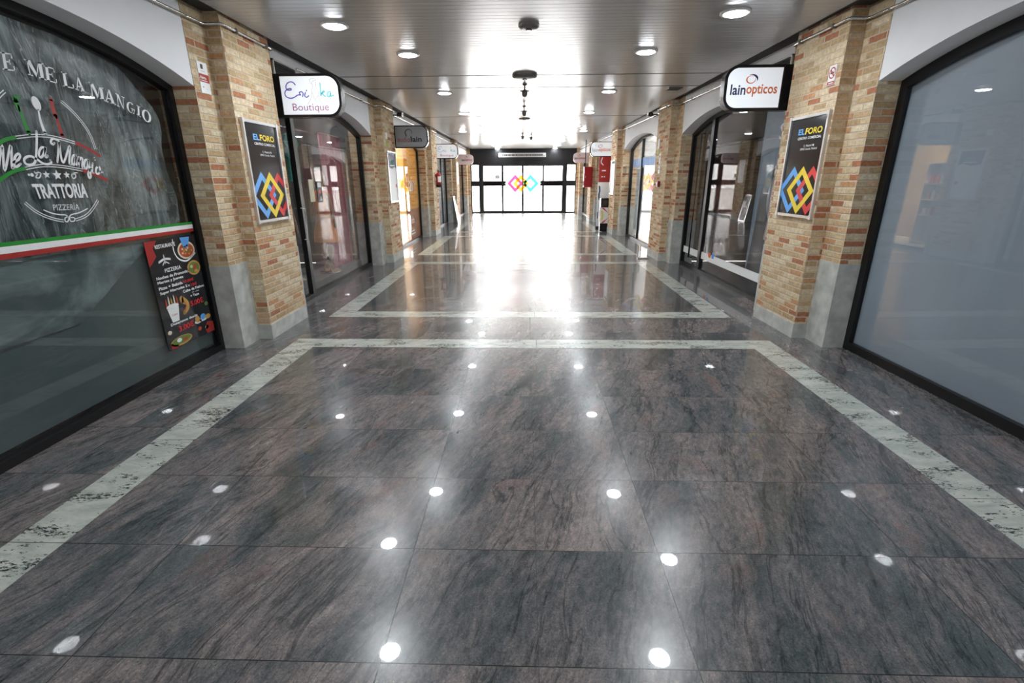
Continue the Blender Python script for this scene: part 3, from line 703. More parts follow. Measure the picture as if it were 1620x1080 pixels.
# emblem
EMB = dict(
    SCRIPT=[[(3.132, 1.808), (3.206, 1.957), (3.171, 1.806), (3.26, 1.961), (3.226, 1.834), (3.234, 1.825)], [(3.245, 1.858), (3.28, 1.875), (3.3, 1.897), (3.295, 1.912), (3.271, 1.898), (3.25, 1.864), (3.245, 1.84), (3.255, 1.831), (3.288, 1.85)], [(3.466, 2.061), (3.447, 1.997), (3.416, 1.914), (3.39, 1.863), (3.357, 1.846), (3.325, 1.851), (3.319, 1.873), (3.338, 1.892), (3.375, 1.9), (3.411, 1.882), (3.445, 1.858), (3.48, 1.853), (3.509, 1.863), (3.507, 1.879)], [(3.497, 1.959), (3.472, 1.961), (3.447, 1.938), (3.434, 1.908), (3.444, 1.896), (3.468, 1.916), (3.497, 1.959), (3.482, 1.923), (3.48, 1.898), (3.497, 1.908)], [(3.576, 1.996), (3.561, 1.986), (3.55, 1.998), (3.569, 2.022), (3.595, 2.02), (3.612, 2.002), (3.558, 1.871)], [(3.613, 1.999), (3.6, 1.866), (3.693, 1.984), (3.652, 1.871), (3.661, 1.857)], [(3.721, 1.921), (3.699, 1.917), (3.678, 1.885), (3.676, 1.858), (3.694, 1.862), (3.723, 1.914), (3.706, 1.862), (3.718, 1.849)], [(3.742, 1.908), (3.721, 1.845)], [(3.733, 1.88), (3.758, 1.905), (3.77, 1.895), (3.75, 1.842), (3.76, 1.832)], [(3.815, 1.893), (3.791, 1.889), (3.771, 1.853), (3.776, 1.829), (3.799, 1.847), (3.822, 1.89), (3.81, 1.826), (3.804, 1.776), (3.785, 1.765), (3.787, 1.797), (3.826, 1.833)], [(3.851, 1.87), (3.827, 1.812), (3.837, 1.801)], [(3.88, 1.908), (3.881, 1.898)], [(3.894, 1.849), (3.87, 1.831), (3.86, 1.802), (3.876, 1.794), (3.901, 1.813), (3.906, 1.842), (3.894, 1.849)], [(3.899, 1.809), (3.922, 1.806)]],
    ARCW=[[(3.312, 2.012), (3.432, 2.032), (3.541, 2.037), (3.644, 2.027), (3.746, 2.007)], [(3.312, 1.822), (3.418, 1.841), (3.522, 1.844), (3.628, 1.836), (3.746, 1.818)], [(3.238, 1.608), (3.282, 1.558), (3.34, 1.518), (3.405, 1.49), (3.475, 1.47)], [(3.812, 1.601), (3.741, 1.538), (3.664, 1.492), (3.572, 1.47)]],
    ARCA=[[(3.722, 2.281), (3.789, 2.229), (3.853, 2.157), (3.897, 2.072), (3.912, 1.973)], [(3.232, 2.201), (3.292, 2.255), (3.331, 2.285)]],
    GREEN=[[(3.157, 1.954), (3.199, 1.974), (3.243, 1.995), (3.312, 2.013)], [(3.079, 1.719), (3.124, 1.749), (3.186, 1.785), (3.252, 1.81), (3.314, 1.822)]],
    RED=[[(3.746, 2.007), (3.826, 1.981), (3.942, 1.923)], [(3.746, 1.818), (3.851, 1.787), (3.953, 1.743)]],
    SWIRL=[[(3.367, 1.802), (3.374, 1.793), (3.394, 1.799), (3.409, 1.79), (3.389, 1.764), (3.366, 1.767), (3.383, 1.787)], [(3.694, 1.8), (3.664, 1.796), (3.643, 1.782), (3.648, 1.761), (3.671, 1.768), (3.674, 1.789), (3.653, 1.789)], [(3.352, 1.554), (3.403, 1.53), (3.459, 1.516), (3.504, 1.51), (3.521, 1.488), (3.505, 1.464), (3.487, 1.469), (3.494, 1.49), (3.524, 1.498)], [(3.699, 1.544), (3.622, 1.52), (3.553, 1.51), (3.531, 1.494), (3.53, 1.466), (3.558, 1.464), (3.569, 1.484), (3.542, 1.49)]],
    STAR=[[(3.528, 1.782), (3.448, 1.784), (3.604, 1.784), (3.322, 1.783), (3.344, 1.782)]],
    TRAT=[[(3.328, 1.628), (3.732, 1.621), (3.741, 1.725), (3.319, 1.726)]],
    PIZ=[[(3.424, 1.547), (3.629, 1.54), (3.637, 1.59), (3.429, 1.597)]],
    FORK=[[(3.379, 2.268), (3.38, 2.231)], [(3.398, 2.274), (3.39, 2.232)], [(3.419, 2.275), (3.399, 2.233)], [(3.382, 2.241), (3.386, 2.204), (3.39, 2.18)], [(3.392, 2.208), (3.399, 2.125), (3.409, 2.048)]],
    SPOON=[[(3.522, 2.279), (3.525, 2.24), (3.526, 2.204)], [(3.526, 2.204), (3.52, 2.123), (3.527, 2.054)]],
    KNIFE=[[(3.646, 2.282), (3.642, 2.218), (3.645, 2.174)], [(3.648, 2.182), (3.651, 2.121), (3.656, 2.049)]])
t = thing('restaurant_emblem', 'round white restaurant emblem with script name and cutlery on the window', 'window lettering', WP('L', 3.55, GLASS_D, 1.45))
G2 = fnL(GLASS_D-.0012)
for nm, ks in (('script_word', (0, 1)), ('script_word', (2, 3)), ('script_word', (4, 5, 6, 7, 8, 9, 10, 11, 12, 13))):
    q = MB()
    for k_ in ks: q.stroke(EMB['SCRIPT'][k_], .0155, G2)
    q.build(nm, 'white', t)
for l in EMB['ARCW']+EMB['ARCA']:
    q = MB()
    for of in (-.0075, .0075): q.stroke(l, .0055, G, off=of, cap=False)
    q.build('double_ring', 'white', t)
for l in EMB['SWIRL']: q = MB(); q.stroke(l, .008, G); q.build('flourish', 'white', t)
for (x_, z_), r_ in zip(EMB['STAR'][0], (.036, .027, .026, .008, .012)):
    q = MB()
    if r_ < .02: q.disc(x_, z_, r_, r_, G); q.build('dot', 'white', t)
    else: q.poly([(x_+(r_ if k % 2 == 0 else r_*.45)*math.sin(k*PI/5), z_+(r_ if k % 2 == 0 else r_*.45)*math.cos(k*PI/5)) for k in range(10)], G); q.build('star', 'white', t)
for key, st_, bo in (('TRAT', 'TRATTORIA', .035), ('PIZ', 'PIZZERÍA', -.004)):
    bl, br_, tr_, tl = EMB[key][0]
    q = MB(); q.text(st_, 0, 0, 1, 1, G, bold=bo, fit=lambda u, v: G(*[bl[k]*(1-u)*(1-v)+br_[k]*u*(1-v)+tr_[k]*u*v+tl[k]*(1-u)*v for k in (0, 1)]))
    q.build('word', 'white', t)
for l in EMB['GREEN']: q = MB(); q.stroke(l, .022, G, cap=False); q.build('green_band', 'green', t)
for l in EMB['RED']: q = MB(); q.stroke(l, .022, G, cap=False); q.build('red_band', 'vinylred', t)
q = MB()
for l in EMB['FORK'][:3]: q.stroke(l, .011, G)
q.stroke(EMB['FORK'][3], .034, G, w2=.016); q.stroke(EMB['FORK'][4], .013, G, w2=.030)
q.build('green_fork', 'green', t)
q = MB(); a_, b_, c_ = EMB['SPOON'][0]; q.disc(b_[0], b_[1], .030, .045, G, a=.12); q.stroke(EMB['SPOON'][1], .010, G, w2=.026); q.build('white_spoon', 'white', t)
q = MB(); q.stroke(EMB['KNIFE'][0], .026, G, w2=.034); q.stroke(EMB['KNIFE'][1], .016, G, w2=.030); q.build('red_knife', 'vinylred', t)
# ---- poster on the lower right of that window
t = thing('menu_poster', 'black offers poster with food pictures low on the restaurant window', 'poster', WP('L', 4.5, GLASS_D, .22))
P0, PWd, PH = (4.155, .235), .685, 1.0
b = MB(); b.wbox('L', P0[0], P0[0]+PWd, GLASS_D-.003, GLASS_D, P0[1], P0[1]+PH); b.build('sheet', 'posterblack', t)
F = lambda u, v, w=0.: WP('L', P0[0]+u*PWd, GLASS_D-.0042, P0[1]+v*PH)
F2 = lambda u, v, w=0.: WP('L', P0[0]+u*PWd, GLASS_D-.0050, P0[1]+v*PH)
F3 = lambda u, v, w=0.: WP('L', P0[0]+u*PWd, GLASS_D-.0058, P0[1]+v*PH)
for pg in ([(0, .78), (0, 1), (.22, 1), (.13, .93), (.16, .86), (.05, .8)], [(.05, 0), (.05, .05), (.14, .08), (.2, .03), (.18, 0)], [(.8, .05), (.86, .12), (1, .1), (1, .0), (.82, .0)]):
    q = MB(); q.poly(pg, F); q.build('red_corner', 'vinylred', t)
q = MB(); q.text('RESTAURANTE', .17, .925, .38, .035, F, bold=.02); q.build('heading', 'white', t)
q = MB(); q.text('PIZZERIA', .25, .705, .32, .035, F, bold=.012); q.build('heading', 'white', t)
for s_, u, v, w_ in (('Noches de Promociones', .07, .655, .72), ('Martes y Jueves', .07, .61, .50), ('Pizza + Bebida', .07, .562, .46), ('Super Miercoles 2 x', .07, .513, .60), ('Cubo de Mahou', .50, .475, .46), ('+ Tapa', .63, .405, .19), ('Desayunos desde', .13, .205, .56)):
    q = MB(); q.text(s_, u, v, w_, .032 if 'p' in s_ or 'y' in s_ else .028, F, bold=.025); q.build('offer_line', 'white', t)
q = MB(); q.text('(5 uds)', .68, .447, .15, .016, F); q.build('offer_line', 'white', t)
q = MB(); q.stroke([(.52, .98), (.50, .88), (.56, .80), (.72, .765), (.92, .82)], .016, F); q.build('white_arc', 'white', t)
q = MB(); q.disc(.29, .825, .010, .045, F); q.stroke([(.18, .805), (.29, .825), (.40, .815)], .02, F); q.stroke([(.24, .775), (.29, .80), (.36, .778)], .012, F); q.build('small_emblem', 'white', t)
for s_, u, v, w_, h_ in (('10.00€', .55, .565, .22, .028), ('10€', .69, .515, .13, .028), ('5.00€', .60, .325, .28, .055), ('3.00€', .26, .13, .32, .06)):
    q = MB(); q.text(s_, u, v, w_, h_, F, bold=.03); q.build('price', 'red', t)
FOOD = ['tomato', 'cream', 'skyblue', 'crust', 'leaf', 'white']
q = MB(); q.disc(.75, .865, .18, .085, F, 1); q.disc(.75, .865, .15, .068, F2, 0)
for k_ in range(14): q.disc(.75+.11*math.cos(k_*2.4)*(k_/14)**.5, .865+.05*math.sin(k_*2.4)*(k_/14)**.5, .02, .010, F3, (1, 3, 4)[k_ % 3])
q.poly([(.66, .99), (.70, .89), (.80, .89), (.86, .985)], F3, 2); q.build('plate_picture', FOOD, t)
q = MB(); q.disc(.83, .685, .14, .072, F, 3); q.disc(.83, .685, .11, .055, F2, 4); q.disc(.85, .69, .05, .02, F3, 0, a=.6); q.disc(.78, .70, .03, .016, F3, 1); q.disc(.86, .65, .04, .016, F3, 3); q.build('pizza_picture', FOOD, t)
q = MB(); q.poly([(.13, .38), (.36, .39), (.31, .24), (.18, .24)], F, 5); q.text('Cubo', .19, .30, .11, .02, F2, 0)
for i in range(5): q.poly([(.12+i*.052, .375), (.155+i*.052, .375), (.15+i*.052, .45+.02*(i % 2)), (.138+i*.052, .475+.02*(i % 2)), (.125+i*.052, .445)], F2, (0, 1, 3, 1, 0)[i])
q.disc(.24, .39, .12, .022, F3, 5); q.build('bucket_picture', FOOD, t)
q = MB(); q.stroke([(.44, .42), (.53, .375), (.53, .33), (.43, .29)], .075, F, 3, w2=.04); q.stroke([(.47, .40), (.50, .355), (.46, .31)], .012, F2, 0); q.build('tapa_picture', FOOD, t)
q = MB(); q.disc(.68, .155, .08, .02, F, 5); q.disc(.67, .18, .05, .035, F2, 3); q.disc(.80, .185, .06, .03, F2, 2); q.disc(.80, .16, .10, .02, F, 5); q.disc(.91, .17, .06, .025, F3, 3); q.build('breakfast_picture', FOOD, t)
q = MB(); q.disc(.27, .05, .22, .045, F, 3); q.disc(.27, .055, .19, .034, F2, 4); q.disc(.22, .06, .05, .02, F3, 5); q.disc(.34, .05, .05, .016, F3, 0); q.build('filled_bread_picture', FOOD, t)
for cu, cv, mt in ((.08, .16, 1), (.84, .065, 1), (.93, .3, 4), (.68, .08, 0)): q = MB(); q.disc(cu, cv, .04, .02, F, mt); q.build('garnish_picture', FOOD, t)

# ================================================================ posters in aluminium frames
def clip(poly, u0, v0, u1, v1):
    for ax, lim, sg in ((0, u0, 1), (0, u1, -1), (1, v0, 1), (1, v1, -1)):
        out = []
        for i in range(len(poly)):
            a, b = poly[i-1], poly[i]
            ia, ib = (a[ax]-lim)*sg >= 0, (b[ax]-lim)*sg >= 0
            if ia != ib:
                k = (lim-a[ax])/(b[ax]-a[ax]); out.append((a[0]+(b[0]-a[0])*k, a[1]+(b[1]-a[1])*k))
            if ib: out.append(b)
        poly = out
        if not poly: return []
    return poly
def diamond(mb, cu, cv, hw, hh, k, fn, m, box=None):
    O = [(cu-hw, cv), (cu, cv-hh), (cu+hw, cv), (cu, cv+hh)]; I = [(cu+(p[0]-cu)*k, cv+(p[1]-cv)*k) for p in O]
    for i in range(4):
        j = (i+1) % 4; pg = [O[i], O[j], I[j], I[i]]
        if box: pg = clip(pg, *box)
        if len(pg) > 2: mb.poly(pg, fn, m)
def framed(sd, s0, s1, z0, z1, label, face='posterblack'):
    t = thing('framed_poster', label, 'poster', WP(sd, (s0+s1)/2, 0, z0))
    w = .028; fr = MB()
    for a, b, c_, d_ in ((s0, s1, z0, z0+w), (s0, s1, z1-w, z1), (s0, s0+w, z0+w, z1-w), (s1-w, s1, z0+w, z1-w)): fr.wbox(sd, a, b, -.030, .0, c_, d_)
    fr.build('frame', 'alu', t)
    p = MB(); p.wbox(sd, s0+w-.004, s1-w+.004, -.014, -.002, z0+w-.004, z1-w+.004); p.build('sheet', face, t)
    for a, z in ((s0, z0), (s1, z0), (s0, z1), (s1, z1)):
        c_ = MB(); c_.wbox(sd, a-.006 if a == s0 else a-.036, a+.036 if a == s0 else a+.006, -.034, -.002, z-.006 if z == z0 else z-.036, z+.036 if z == z0 else z+.006); c_.build('corner_bracket', 'alu', t)
    return t, (s1-s0)-2*w, (z1-z0)-2*w, w
def diamonds_poster(sd, s0, s1, z0, z1, label):
    t, pw, ph, w = framed(sd, s0, s1, z0, z1, label)
    st_ = s0+w if sd == 'L' else s1-w
    def L(k): return on_wall(sd, st_, -.0145-.0006*k, z0+w)
    q = MB(); bx = (0, 0, pw, ph); hw, hh, cv = .40*pw, .253*ph, .257*ph
    diamond(q, .30*pw, cv, hw, hh, .66, L(0), 0, bx); diamond(q, .85*pw, cv, hw, hh, .66, L(1), 1, bx); diamond(q, .57*pw, cv, hw, hh, .66, L(2), 2, bx)
    # the strands that weave over the yellow diamond
    q.poly([(.30*pw+hw*.52, cv+hh*.48), (.30*pw+hw*.70, cv+hh*.30), (.30*pw+hw*.50, cv+hh*.16), (.30*pw+hw*.33, cv+hh*.33)], L(3), 0)
    q.poly([(.85*pw-hw*.33, cv-hh*.33), (.85*pw-hw*.50, cv-hh*.16), (.85*pw-hw*.68, cv-hh*.32), (.85*pw-hw*.50, cv-hh*.50)], L(3), 1)
    q.build('diamond_emblem', ['skyblue', 'red', 'yellow'], t)
    q = MB(); q.text('EL', .24*pw, .835*ph, .19*pw, .06*ph, L(1), 0, bold=.03); q.text('FORO', .445*pw, .833*ph, .46*pw, .064*ph, L(1), 1, bold=.03)
    q.text('CENTRO COMERCIAL', .25*pw, .785*ph, .66*pw, .026*ph, L(1), 2, bold=.02); q.build('heading', ['skyblue', 'yellow', 'white'], t)
    q = MB(); q.text('C. Madrid 98', .46*pw, .708*ph, .29*pw, .021*ph, L(1), 0); q.text('28902 Getafe, Madrid', .37*pw, .672*ph, .47*pw, .024*ph, L(1), 0); q.build('address', 'white', t)
diamonds_poster('L', 5.315, 6.045, 1.295, 2.345, 'framed black poster with coloured diamonds on the pillar between restaurant and boutique')
diamonds_poster('R', 5.385, 6.105, 1.32, 2.375, 'framed black poster with coloured diamonds on the pillar with the no smoking sign')
t, pw, ph, w = framed('L', 10.74, 11.44, 1.265, 2.315, 'white framed poster with a dark top beside the hearing shop', 'white')
q = MB(); fn = on_wall('L', 10.74+w, -.0148, 1.265+w); fn2 = on_wall('L', 10.74+w, -.0154, 1.265+w)
q.poly([(.08*pw, .98*ph), (.96*pw, .98*ph), (.98*pw, .69*ph), (.8*pw, .72*ph), (.5*pw, .67*ph), (.12*pw, .70*ph)], fn, 0)
q.disc(.55*pw, .80*ph, .2*pw, .05*ph, fn2, 1); q.stroke([(.3*pw, .74*ph), (.8*pw, .745*ph)], .02, fn2, 2)
q.build('print', ['navy', 'teal', 'white'], t)
q = MB(); q.disc(.88*pw, .32*ph, .08*pw, .045*ph, fn, 0); q.build('red_spot', 'red', t)
t, pw, ph, w = framed('R', 16.33, 17.02, 1.25, 2.29, 'narrow white framed poster with a black top strip, above the chevron cabinet', 'white')
q = MB(); fn = on_wall('R', 17.02-w, -.0148, 1.25+w)
q.rect(.2*pw, .93*ph, .95*pw, 1.0*ph, fn, 0); q.stroke([(.75*pw, .2*ph), (.8*pw, .35*ph), (.72*pw, .48*ph)], .05, fn, 0); q.rect(.1*pw, .02*ph, .14*pw, .9*ph, fn, 1)
q.build('print', ['hair', 'sketch'], t)

# ================================================================ projecting shop signs
def rounded(u0, u1, v0, v1, r, corners, n=8):
    """corners: string of tl tr bl br that are rounded"""
    P = []
    for nm, cu, cv, a0 in (('bl', u0, v0, 180), ('br', u1, v0, 270), ('tr', u1, v1, 0), ('tl', u0, v1, 90)):
        if nm in corners:
            ox, oy = (r if 'l' in nm else -r), (r if 'b' in nm else -r)
            P += [(cu+ox+r*math.cos(math.radians(a0+90*i/n)), cv+oy+r*math.sin(math.radians(a0+90*i/n))) for i in range(n+1)]
        else: P.append((cu, cv))
    return P
def sign(label, y, u0, u1, v0, v1, side, rim, face, depth=.13, r=.13, case='blackgloss', mount=.07):
    """u0..u1 is the white face; the case grows a rim round it and reaches back to the wall on its side"""
    t = thing('shop_sign', label, 'sign', ((u0+u1)/2, y, v0-rim))
    fn = facing(y)
    a, b = (u0-mount, u1+rim) if side == 'L' else (u0-rim, u1+mount)
    cs = ('tr', 'br') if side == 'L' else ('tl', 'bl')
    MB().prism(rounded(a, b, v0-rim, v1+rim, r+rim, cs), fn, 0, -depth).build('case', case, t)
    MB().prism(rounded(u0, u1, v0, v1, r, cs), fn, .003, -.02).build('face', face, t)
    return t, facing(y-.0045), facing(y-.0055)
ER = [[(-2.726, 2.805), (-2.749, 2.831), (-2.788, 2.835), (-2.825, 2.814), (-2.841, 2.776), (-2.82, 2.749), (-2.781, 2.753), (-2.788, 2.766), (-2.834, 2.754), (-2.862, 2.72), (-2.851, 2.68), (-2.799, 2.662), (-2.749, 2.675), (-2.711, 2.696), (-2.677, 2.696)], [(-2.677, 2.696), (-2.688, 2.722), (-2.662, 2.731), (-2.645, 2.713), (-2.655, 2.679)], [(-2.615, 2.722), (-2.629, 2.687), (-2.607, 2.671), (-2.581, 2.687)], [(-2.602, 2.739), (-2.598, 2.746)]]
KA = [[(-2.43, 2.823), (-2.432, 2.755), (-2.434, 2.685)], [(-2.433, 2.694), (-2.403, 2.737), (-2.385, 2.728), (-2.416, 2.711), (-2.382, 2.676)], [(-2.317, 2.728), (-2.346, 2.723), (-2.356, 2.685), (-2.333, 2.676), (-2.313, 2.719), (-2.318, 2.68), (-2.282, 2.693)]]
FIG = [[(-2.551, 2.859), (-2.511, 2.868), (-2.475, 2.854), (-2.521, 2.833), (-2.522, 2.79), (-2.535, 2.73), (-2.519, 2.669), (-2.496, 2.625)], [(-2.551, 2.859), (-2.542, 2.824), (-2.524, 2.811)], [(-2.472, 2.841), (-2.483, 2.789), (-2.462, 2.729), (-2.468, 2.686), (-2.447, 2.624), (-2.395, 2.571)], [(-2.537, 2.721), (-2.561, 2.652), (-2.603, 2.595)], [(-2.467, 2.694), (-2.502, 2.651)]]
t, fn, fn2 = sign('white rounded boutique sign with blue cursive and a pale dress sketch, beside the poster pillar', 6.30, -2.905, -2.225, 2.485, 2.895, 'L', .030, 'signlit', mount=.15)
for LL, mt in ((ER, 'violet'), (KA, 'cyan')):
    q = MB()
    for l in LL: q.stroke(l, .0115, fn, 0)
    q.build('cursive_lettering', mt, t)
q = MB()
for l in FIG: q.stroke(l, .005, fn, 0)
q.build('dress_sketch', 'sketch', t)
q = MB(); q.text('Boutique', -2.79, 2.502, .435, .103, fn, 0, bold=-.006); q.build('lettering', 'plum', t)

def optic(t, fn, u0, u1, v0, v1, a='navy', b='orange'):
    """condensed two tone word under a ring of two crescents; coordinates as fractions of the face"""
    w, h = u1-u0, v1-v0
    q = MB(); q.text('lain', u0+.065*w, v0+.325*h, .285*w, .265*h, fn, 0, bold=.02); q.build('word', a, t)
    q = MB(); q.text('opticos', u0+.362*w, v0+.275*h, .575*w, .315*h, fn, 0, bold=.02); q.build('word', b, t)
    q = MB(); cu, cv = u0+.435*w, v0+.715*h
    def cres(rx, ry, ou, ov, a0, a1, th, m, n=20):
        P = [(cu+ou+rx*math.cos(math.radians(a0+(a1-a0)*i/n)), cv+ov+ry*math.sin(math.radians(a0+(a1-a0)*i/n))) for i in range(n+1)]
        for i in range(n):
            k0, k1 = math.sin(PI*i/n)*th+.002, math.sin(PI*(i+1)/n)*th+.002
            def inn(p, k): return (cu+ou+(p[0]-cu-ou)*(1-k/rx), cv+ov+(p[1]-cv-ov)*(1-k/ry*.6))
            q.poly([P[i], P[i+1], inn(P[i+1], k1), inn(P[i], k0)], fn, m)
    cres(.090*w, .100*h, -.012*w, -.01*h, 60, 390, .016*w/.64, 1); cres(.105*w, .115*h, .014*w, .012*h, -30, 130, .026*w/.64, 0)
    q.build('ring_emblem', [a, b], t)
t, fn, fn2 = sign('backlit white optician sign with bold navy and orange lettering', 6.38, 2.345, 2.965, 2.525, 2.945, 'R', .032, 'signlit', mount=.13, r=.12)
optic(t, fn, 2.345, 2.965, 2.525, 2.945)
t, fn, fn2 = sign('unlit grey sign with dark red and black lettering', 11.72, -2.945, -2.235, 2.44, 2.865, 'L', .022, 'signgrey', mount=.13)
q = MB(); q.text('audio', -2.905, 2.545, .29, .105, fn, 0); q.build('word', 'maroon', t)
q = MB(); q.text('lain', -2.605, 2.545, .25, .115, fn, 0, bold=.025); q.build('word', 'hair', t)
q = MB(); q.rect(-2.79, 2.50, -2.42, 2.512, fn, 0); q.build('underline', 'sketch', t)
q = MB(); q.stroke([(-2.70, 2.67), (-2.72, 2.75), (-2.66, 2.805), (-2.58, 2.78), (-2.57, 2.72)], .022, fn, 0, w2=.006); q.stroke([(-2.66, 2.68), (-2.645, 2.73), (-2.67, 2.76)], .012, fn, 1); q.build('head_emblem', ['hair', 'sketch'], t)
t, fn, fn2 = sign('white rounded boutique sign without dress sketch, past the fire extinguisher', 17.0, -2.945, -2.27, 2.41, 2.82, 'L', .022, 'signlit', mount=.13)
for LL, mt in ((ER, 'skyblue'), (KA, 'cyan')):
    q = MB()
    for l in LL: q.stroke([(u-.045, v-.075) for u, v in l], .010, fn, 0)
    q.build('cursive_lettering', mt, t)
q = MB(); q.text('Boutique', -2.83, 2.43, .435, .10, fn, 0, bold=-.004); q.build('lettering', 'plum', t)
t, fn, fn2 = sign('small pale pink sign beside the entrance, on the leaning board side', 22.4, -2.84, -2.325, 2.365, 2.74, 'L', .016, 'signpink', mount=.23, case='signpink')
optic(t, fn, -2.84, -2.325, 2.365, 2.74, 'hair', 'maroon')
t, fn, fn2 = sign('white sign with faint orange lettering beyond the bright arched window', 17.2, 2.135, 2.82, 2.445, 2.87, 'R', .018, 'signlit', mount=.12)
optic(t, fn, 2.135, 2.82, 2.445, 2.87, 'sketch', 'orange')
t, fn, fn2 = sign('small pale pink sign beside the entrance, on the hose cabinet side', 22.5, 2.06, 2.57, 2.41, 2.79, 'R', .016, 'signpink', mount=.28, case='signpink')
optic(t, fn, 2.06, 2.57, 2.41, 2.79, 'hair', 'maroon')
# ---- small printed plates on the pillars
def plate(label, cat, sd, s0, s1, d, z0, z1, mat='white', name='sticker'):
    t = thing(name, label, cat, WP(sd, (s0+s1)/2, d, z0))
    b = MB(); b.wbox(sd, s0, s1, d-.006, d+.001, z0, z1); b.build('sheet', mat, t)
    st_ = s0 if sd == 'L' else s1
    return t, on_wall(sd, st_, d-.0068, z0), on_wall(sd, st_, d-.0075, z0), s1-s0, z1-z0
t, F, F2, w, h = plate('white alarm plate with a dark red band beside the restaurant window', 'sign', 'L', 5.01, 5.155, PIER_D, 2.53, 2.80, 'white', 'alarm_plate')
q = MB(); q.rect(0, .36*h, w, .62*h, F, 0); q.text('Alarma', .08*w, .46*h, .62*w, .10*h, F2, 1, bold=.02); q.rect(.08*w, .40*h, .8*w, .42*h, F2, 1)
q.rect(.3*w, .78*h, .55*w, .93*h, F, 2); q.rect(.2*w, .70*h, .7*w, .72*h, F, 3); q.disc(.25*w, .2*h, .05*w, .02*h, F, 2); q.disc(.65*w, .16*h, .03*w, .014*h, F, 3)
q.build('print', ['maroon', 'white', 'hair', 'sketch'], t)
t, F, F2, w, h = plate('small red and white no smoking sign above the diamonds poster', 'sign', 'R', 5.435, 5.56, 0, 2.61, 2.80, 'white', 'no_smoking_sign')
q = MB(); cx, cy, rr = .5*w, .60*h, .42*w
q.add([F(cx+k*rr*math.cos(2*PI*i/28), cy+k*rr*math.sin(2*PI*i/28)) for k in (1, .78) for i in range(28)], [(i, (i+1) % 28, 28+(i+1) % 28, 28+i) for i in range(28)], 0)
q.stroke([(cx-rr*.62, cy+rr*.62), (cx+rr*.62, cy-rr*.62)], .016, F2, 0, cap=False); q.rect(cx-rr*.6, cy-.008, cx+rr*.55, cy+.008, F, 1); q.stroke([(cx+rr*.4, cy+.01), (cx+rr*.5, cy+.03), (cx+rr*.35, cy+.04)], .005, F, 1)
q.rect(.06*w, .05*h, .94*w, .2*h, F, 0); q.rect(.2*w, .10*h, .8*w, .14*h, F2, 2)
for a, b, c_, d_ in ((0, 0, w, .025*h), (0, .975*h, w, h), (0, 0, .03*w, h), (.97*w, 0, w, h)): q.rect(a, b, c_, d_, F, 0)
q.build('print', ['maroon', 'hair', 'white'], t)
t, F, F2, w, h = plate('white sticker, topmost of the strip on the red alarm box pillar', 'sticker', 'R', 11.50, 11.62, 0, 2.36, 2.56)
t, F, F2, w, h = plate('yellow green sticker below the topmost white one on the red alarm box pillar', 'sticker', 'R', 11.49, 11.62, 0, 2.24, 2.345, 'green2')
t, F, F2, w, h = plate('tall white sticker with red marks just above the red alarm box', 'sticker', 'R', 11.33, 11.44, 0, 1.84, 2.25)
q = MB(); q.disc(.5*w, .85*h, .3*w, .06*h, F, 0); q.rect(.2*w, .4*h, .8*w, .5*h, F, 0); q.rect(.2*w, .2*h, .8*w, .24*h, F, 1); q.build('print', ['maroon', 'hair'], t)
t, F, F2, w, h = plate('yellow sticker on the pillar beside the unlit grey sign', 'sticker', 'L', 10.80, 10.93, 0, 2.40, 2.52, 'green2')
t, F, F2, w, h = plate('small white sticker above a yellow one beside the unlit grey sign', 'sticker', 'L', 10.80, 10.93, 0, 2.55, 2.67)
# alarm call point
t = thing('alarm_box', 'small dark red fire alarm box on the pillar with the strip of stickers', 'alarm', WP('R', 11.27, 0, 1.55))
b = MB(); b.wbox('R', 11.21, 11.33, -.055, 0, 1.56, 1.68); b.build('housing', 'alarmred', t)
b = MB(); b.wbox('R', 11.235, 11.305, -.058, -.05, 1.59, 1.65); b.build('break_glass', 'white', t)

# ---- fire extinguisher on the third left pillar
ex, ey, ez = XL+.095, 16.42, 1.50
t = thing('fire_extinguisher', 'red fire extinguisher hanging on a brick pillar under the rounded boutique sign', 'fire extinguisher', (ex, ey, ez))
MB().lathe([(.001, .0), (.078, .0), (.082, .02), (.082, .07)], (ex, ey, ez), n=22).build('base_ring', 'rubber', t)
MB().lathe([(.001, .06), (.08, .06), (.08, .36), (.07, .41), (.04, .445), (.022, .455), (.022, .475)], (ex, ey, ez), n=22).build('cylinder', 'extred', t)
b = MB(); b.lathe([(.001, .47), (.024, .47), (.024, .515), (.001, .52)], (ex, ey, ez), n=14); b.box(ex-.012, ex+.012, ey-.11, ey+.02, ez+.515, ez+.53); b.box(ex-.012, ex+.012, ey-.10, ey+.02, ez+.482, ez+.495); b.build('valve_handle', 'rubber', t)
MB().tube(cr_smooth([(ex+.02, ey, ez+.49), (ex+.085, ey-.02, ez+.46), (ex+.105, ey-.02, ez+.30), (ex+.10, ey-.02, ez+.12)], 6), .011, n=8).build('hose', 'rubber', t)
b = MB(); n_ = 8; rr = .0815
vs = [(ex+rr*math.cos(a), ey+rr*math.sin(a), ez+z) for z in (.16, .33) for a in [-1.7+1.6*i/n_ for i in range(n_+1)]]
b.add(vs, [(i, i+1, n_+2+i, n_+1+i) for i in range(n_)]); b.build('instruction_label', 'white', t, recalc=False)
b = MB(); b.box(XL-.005, ex-.07, ey-.03, ey+.03, ez+.30, ez+.40); b.build('wall_bracket', 'rubber', t)

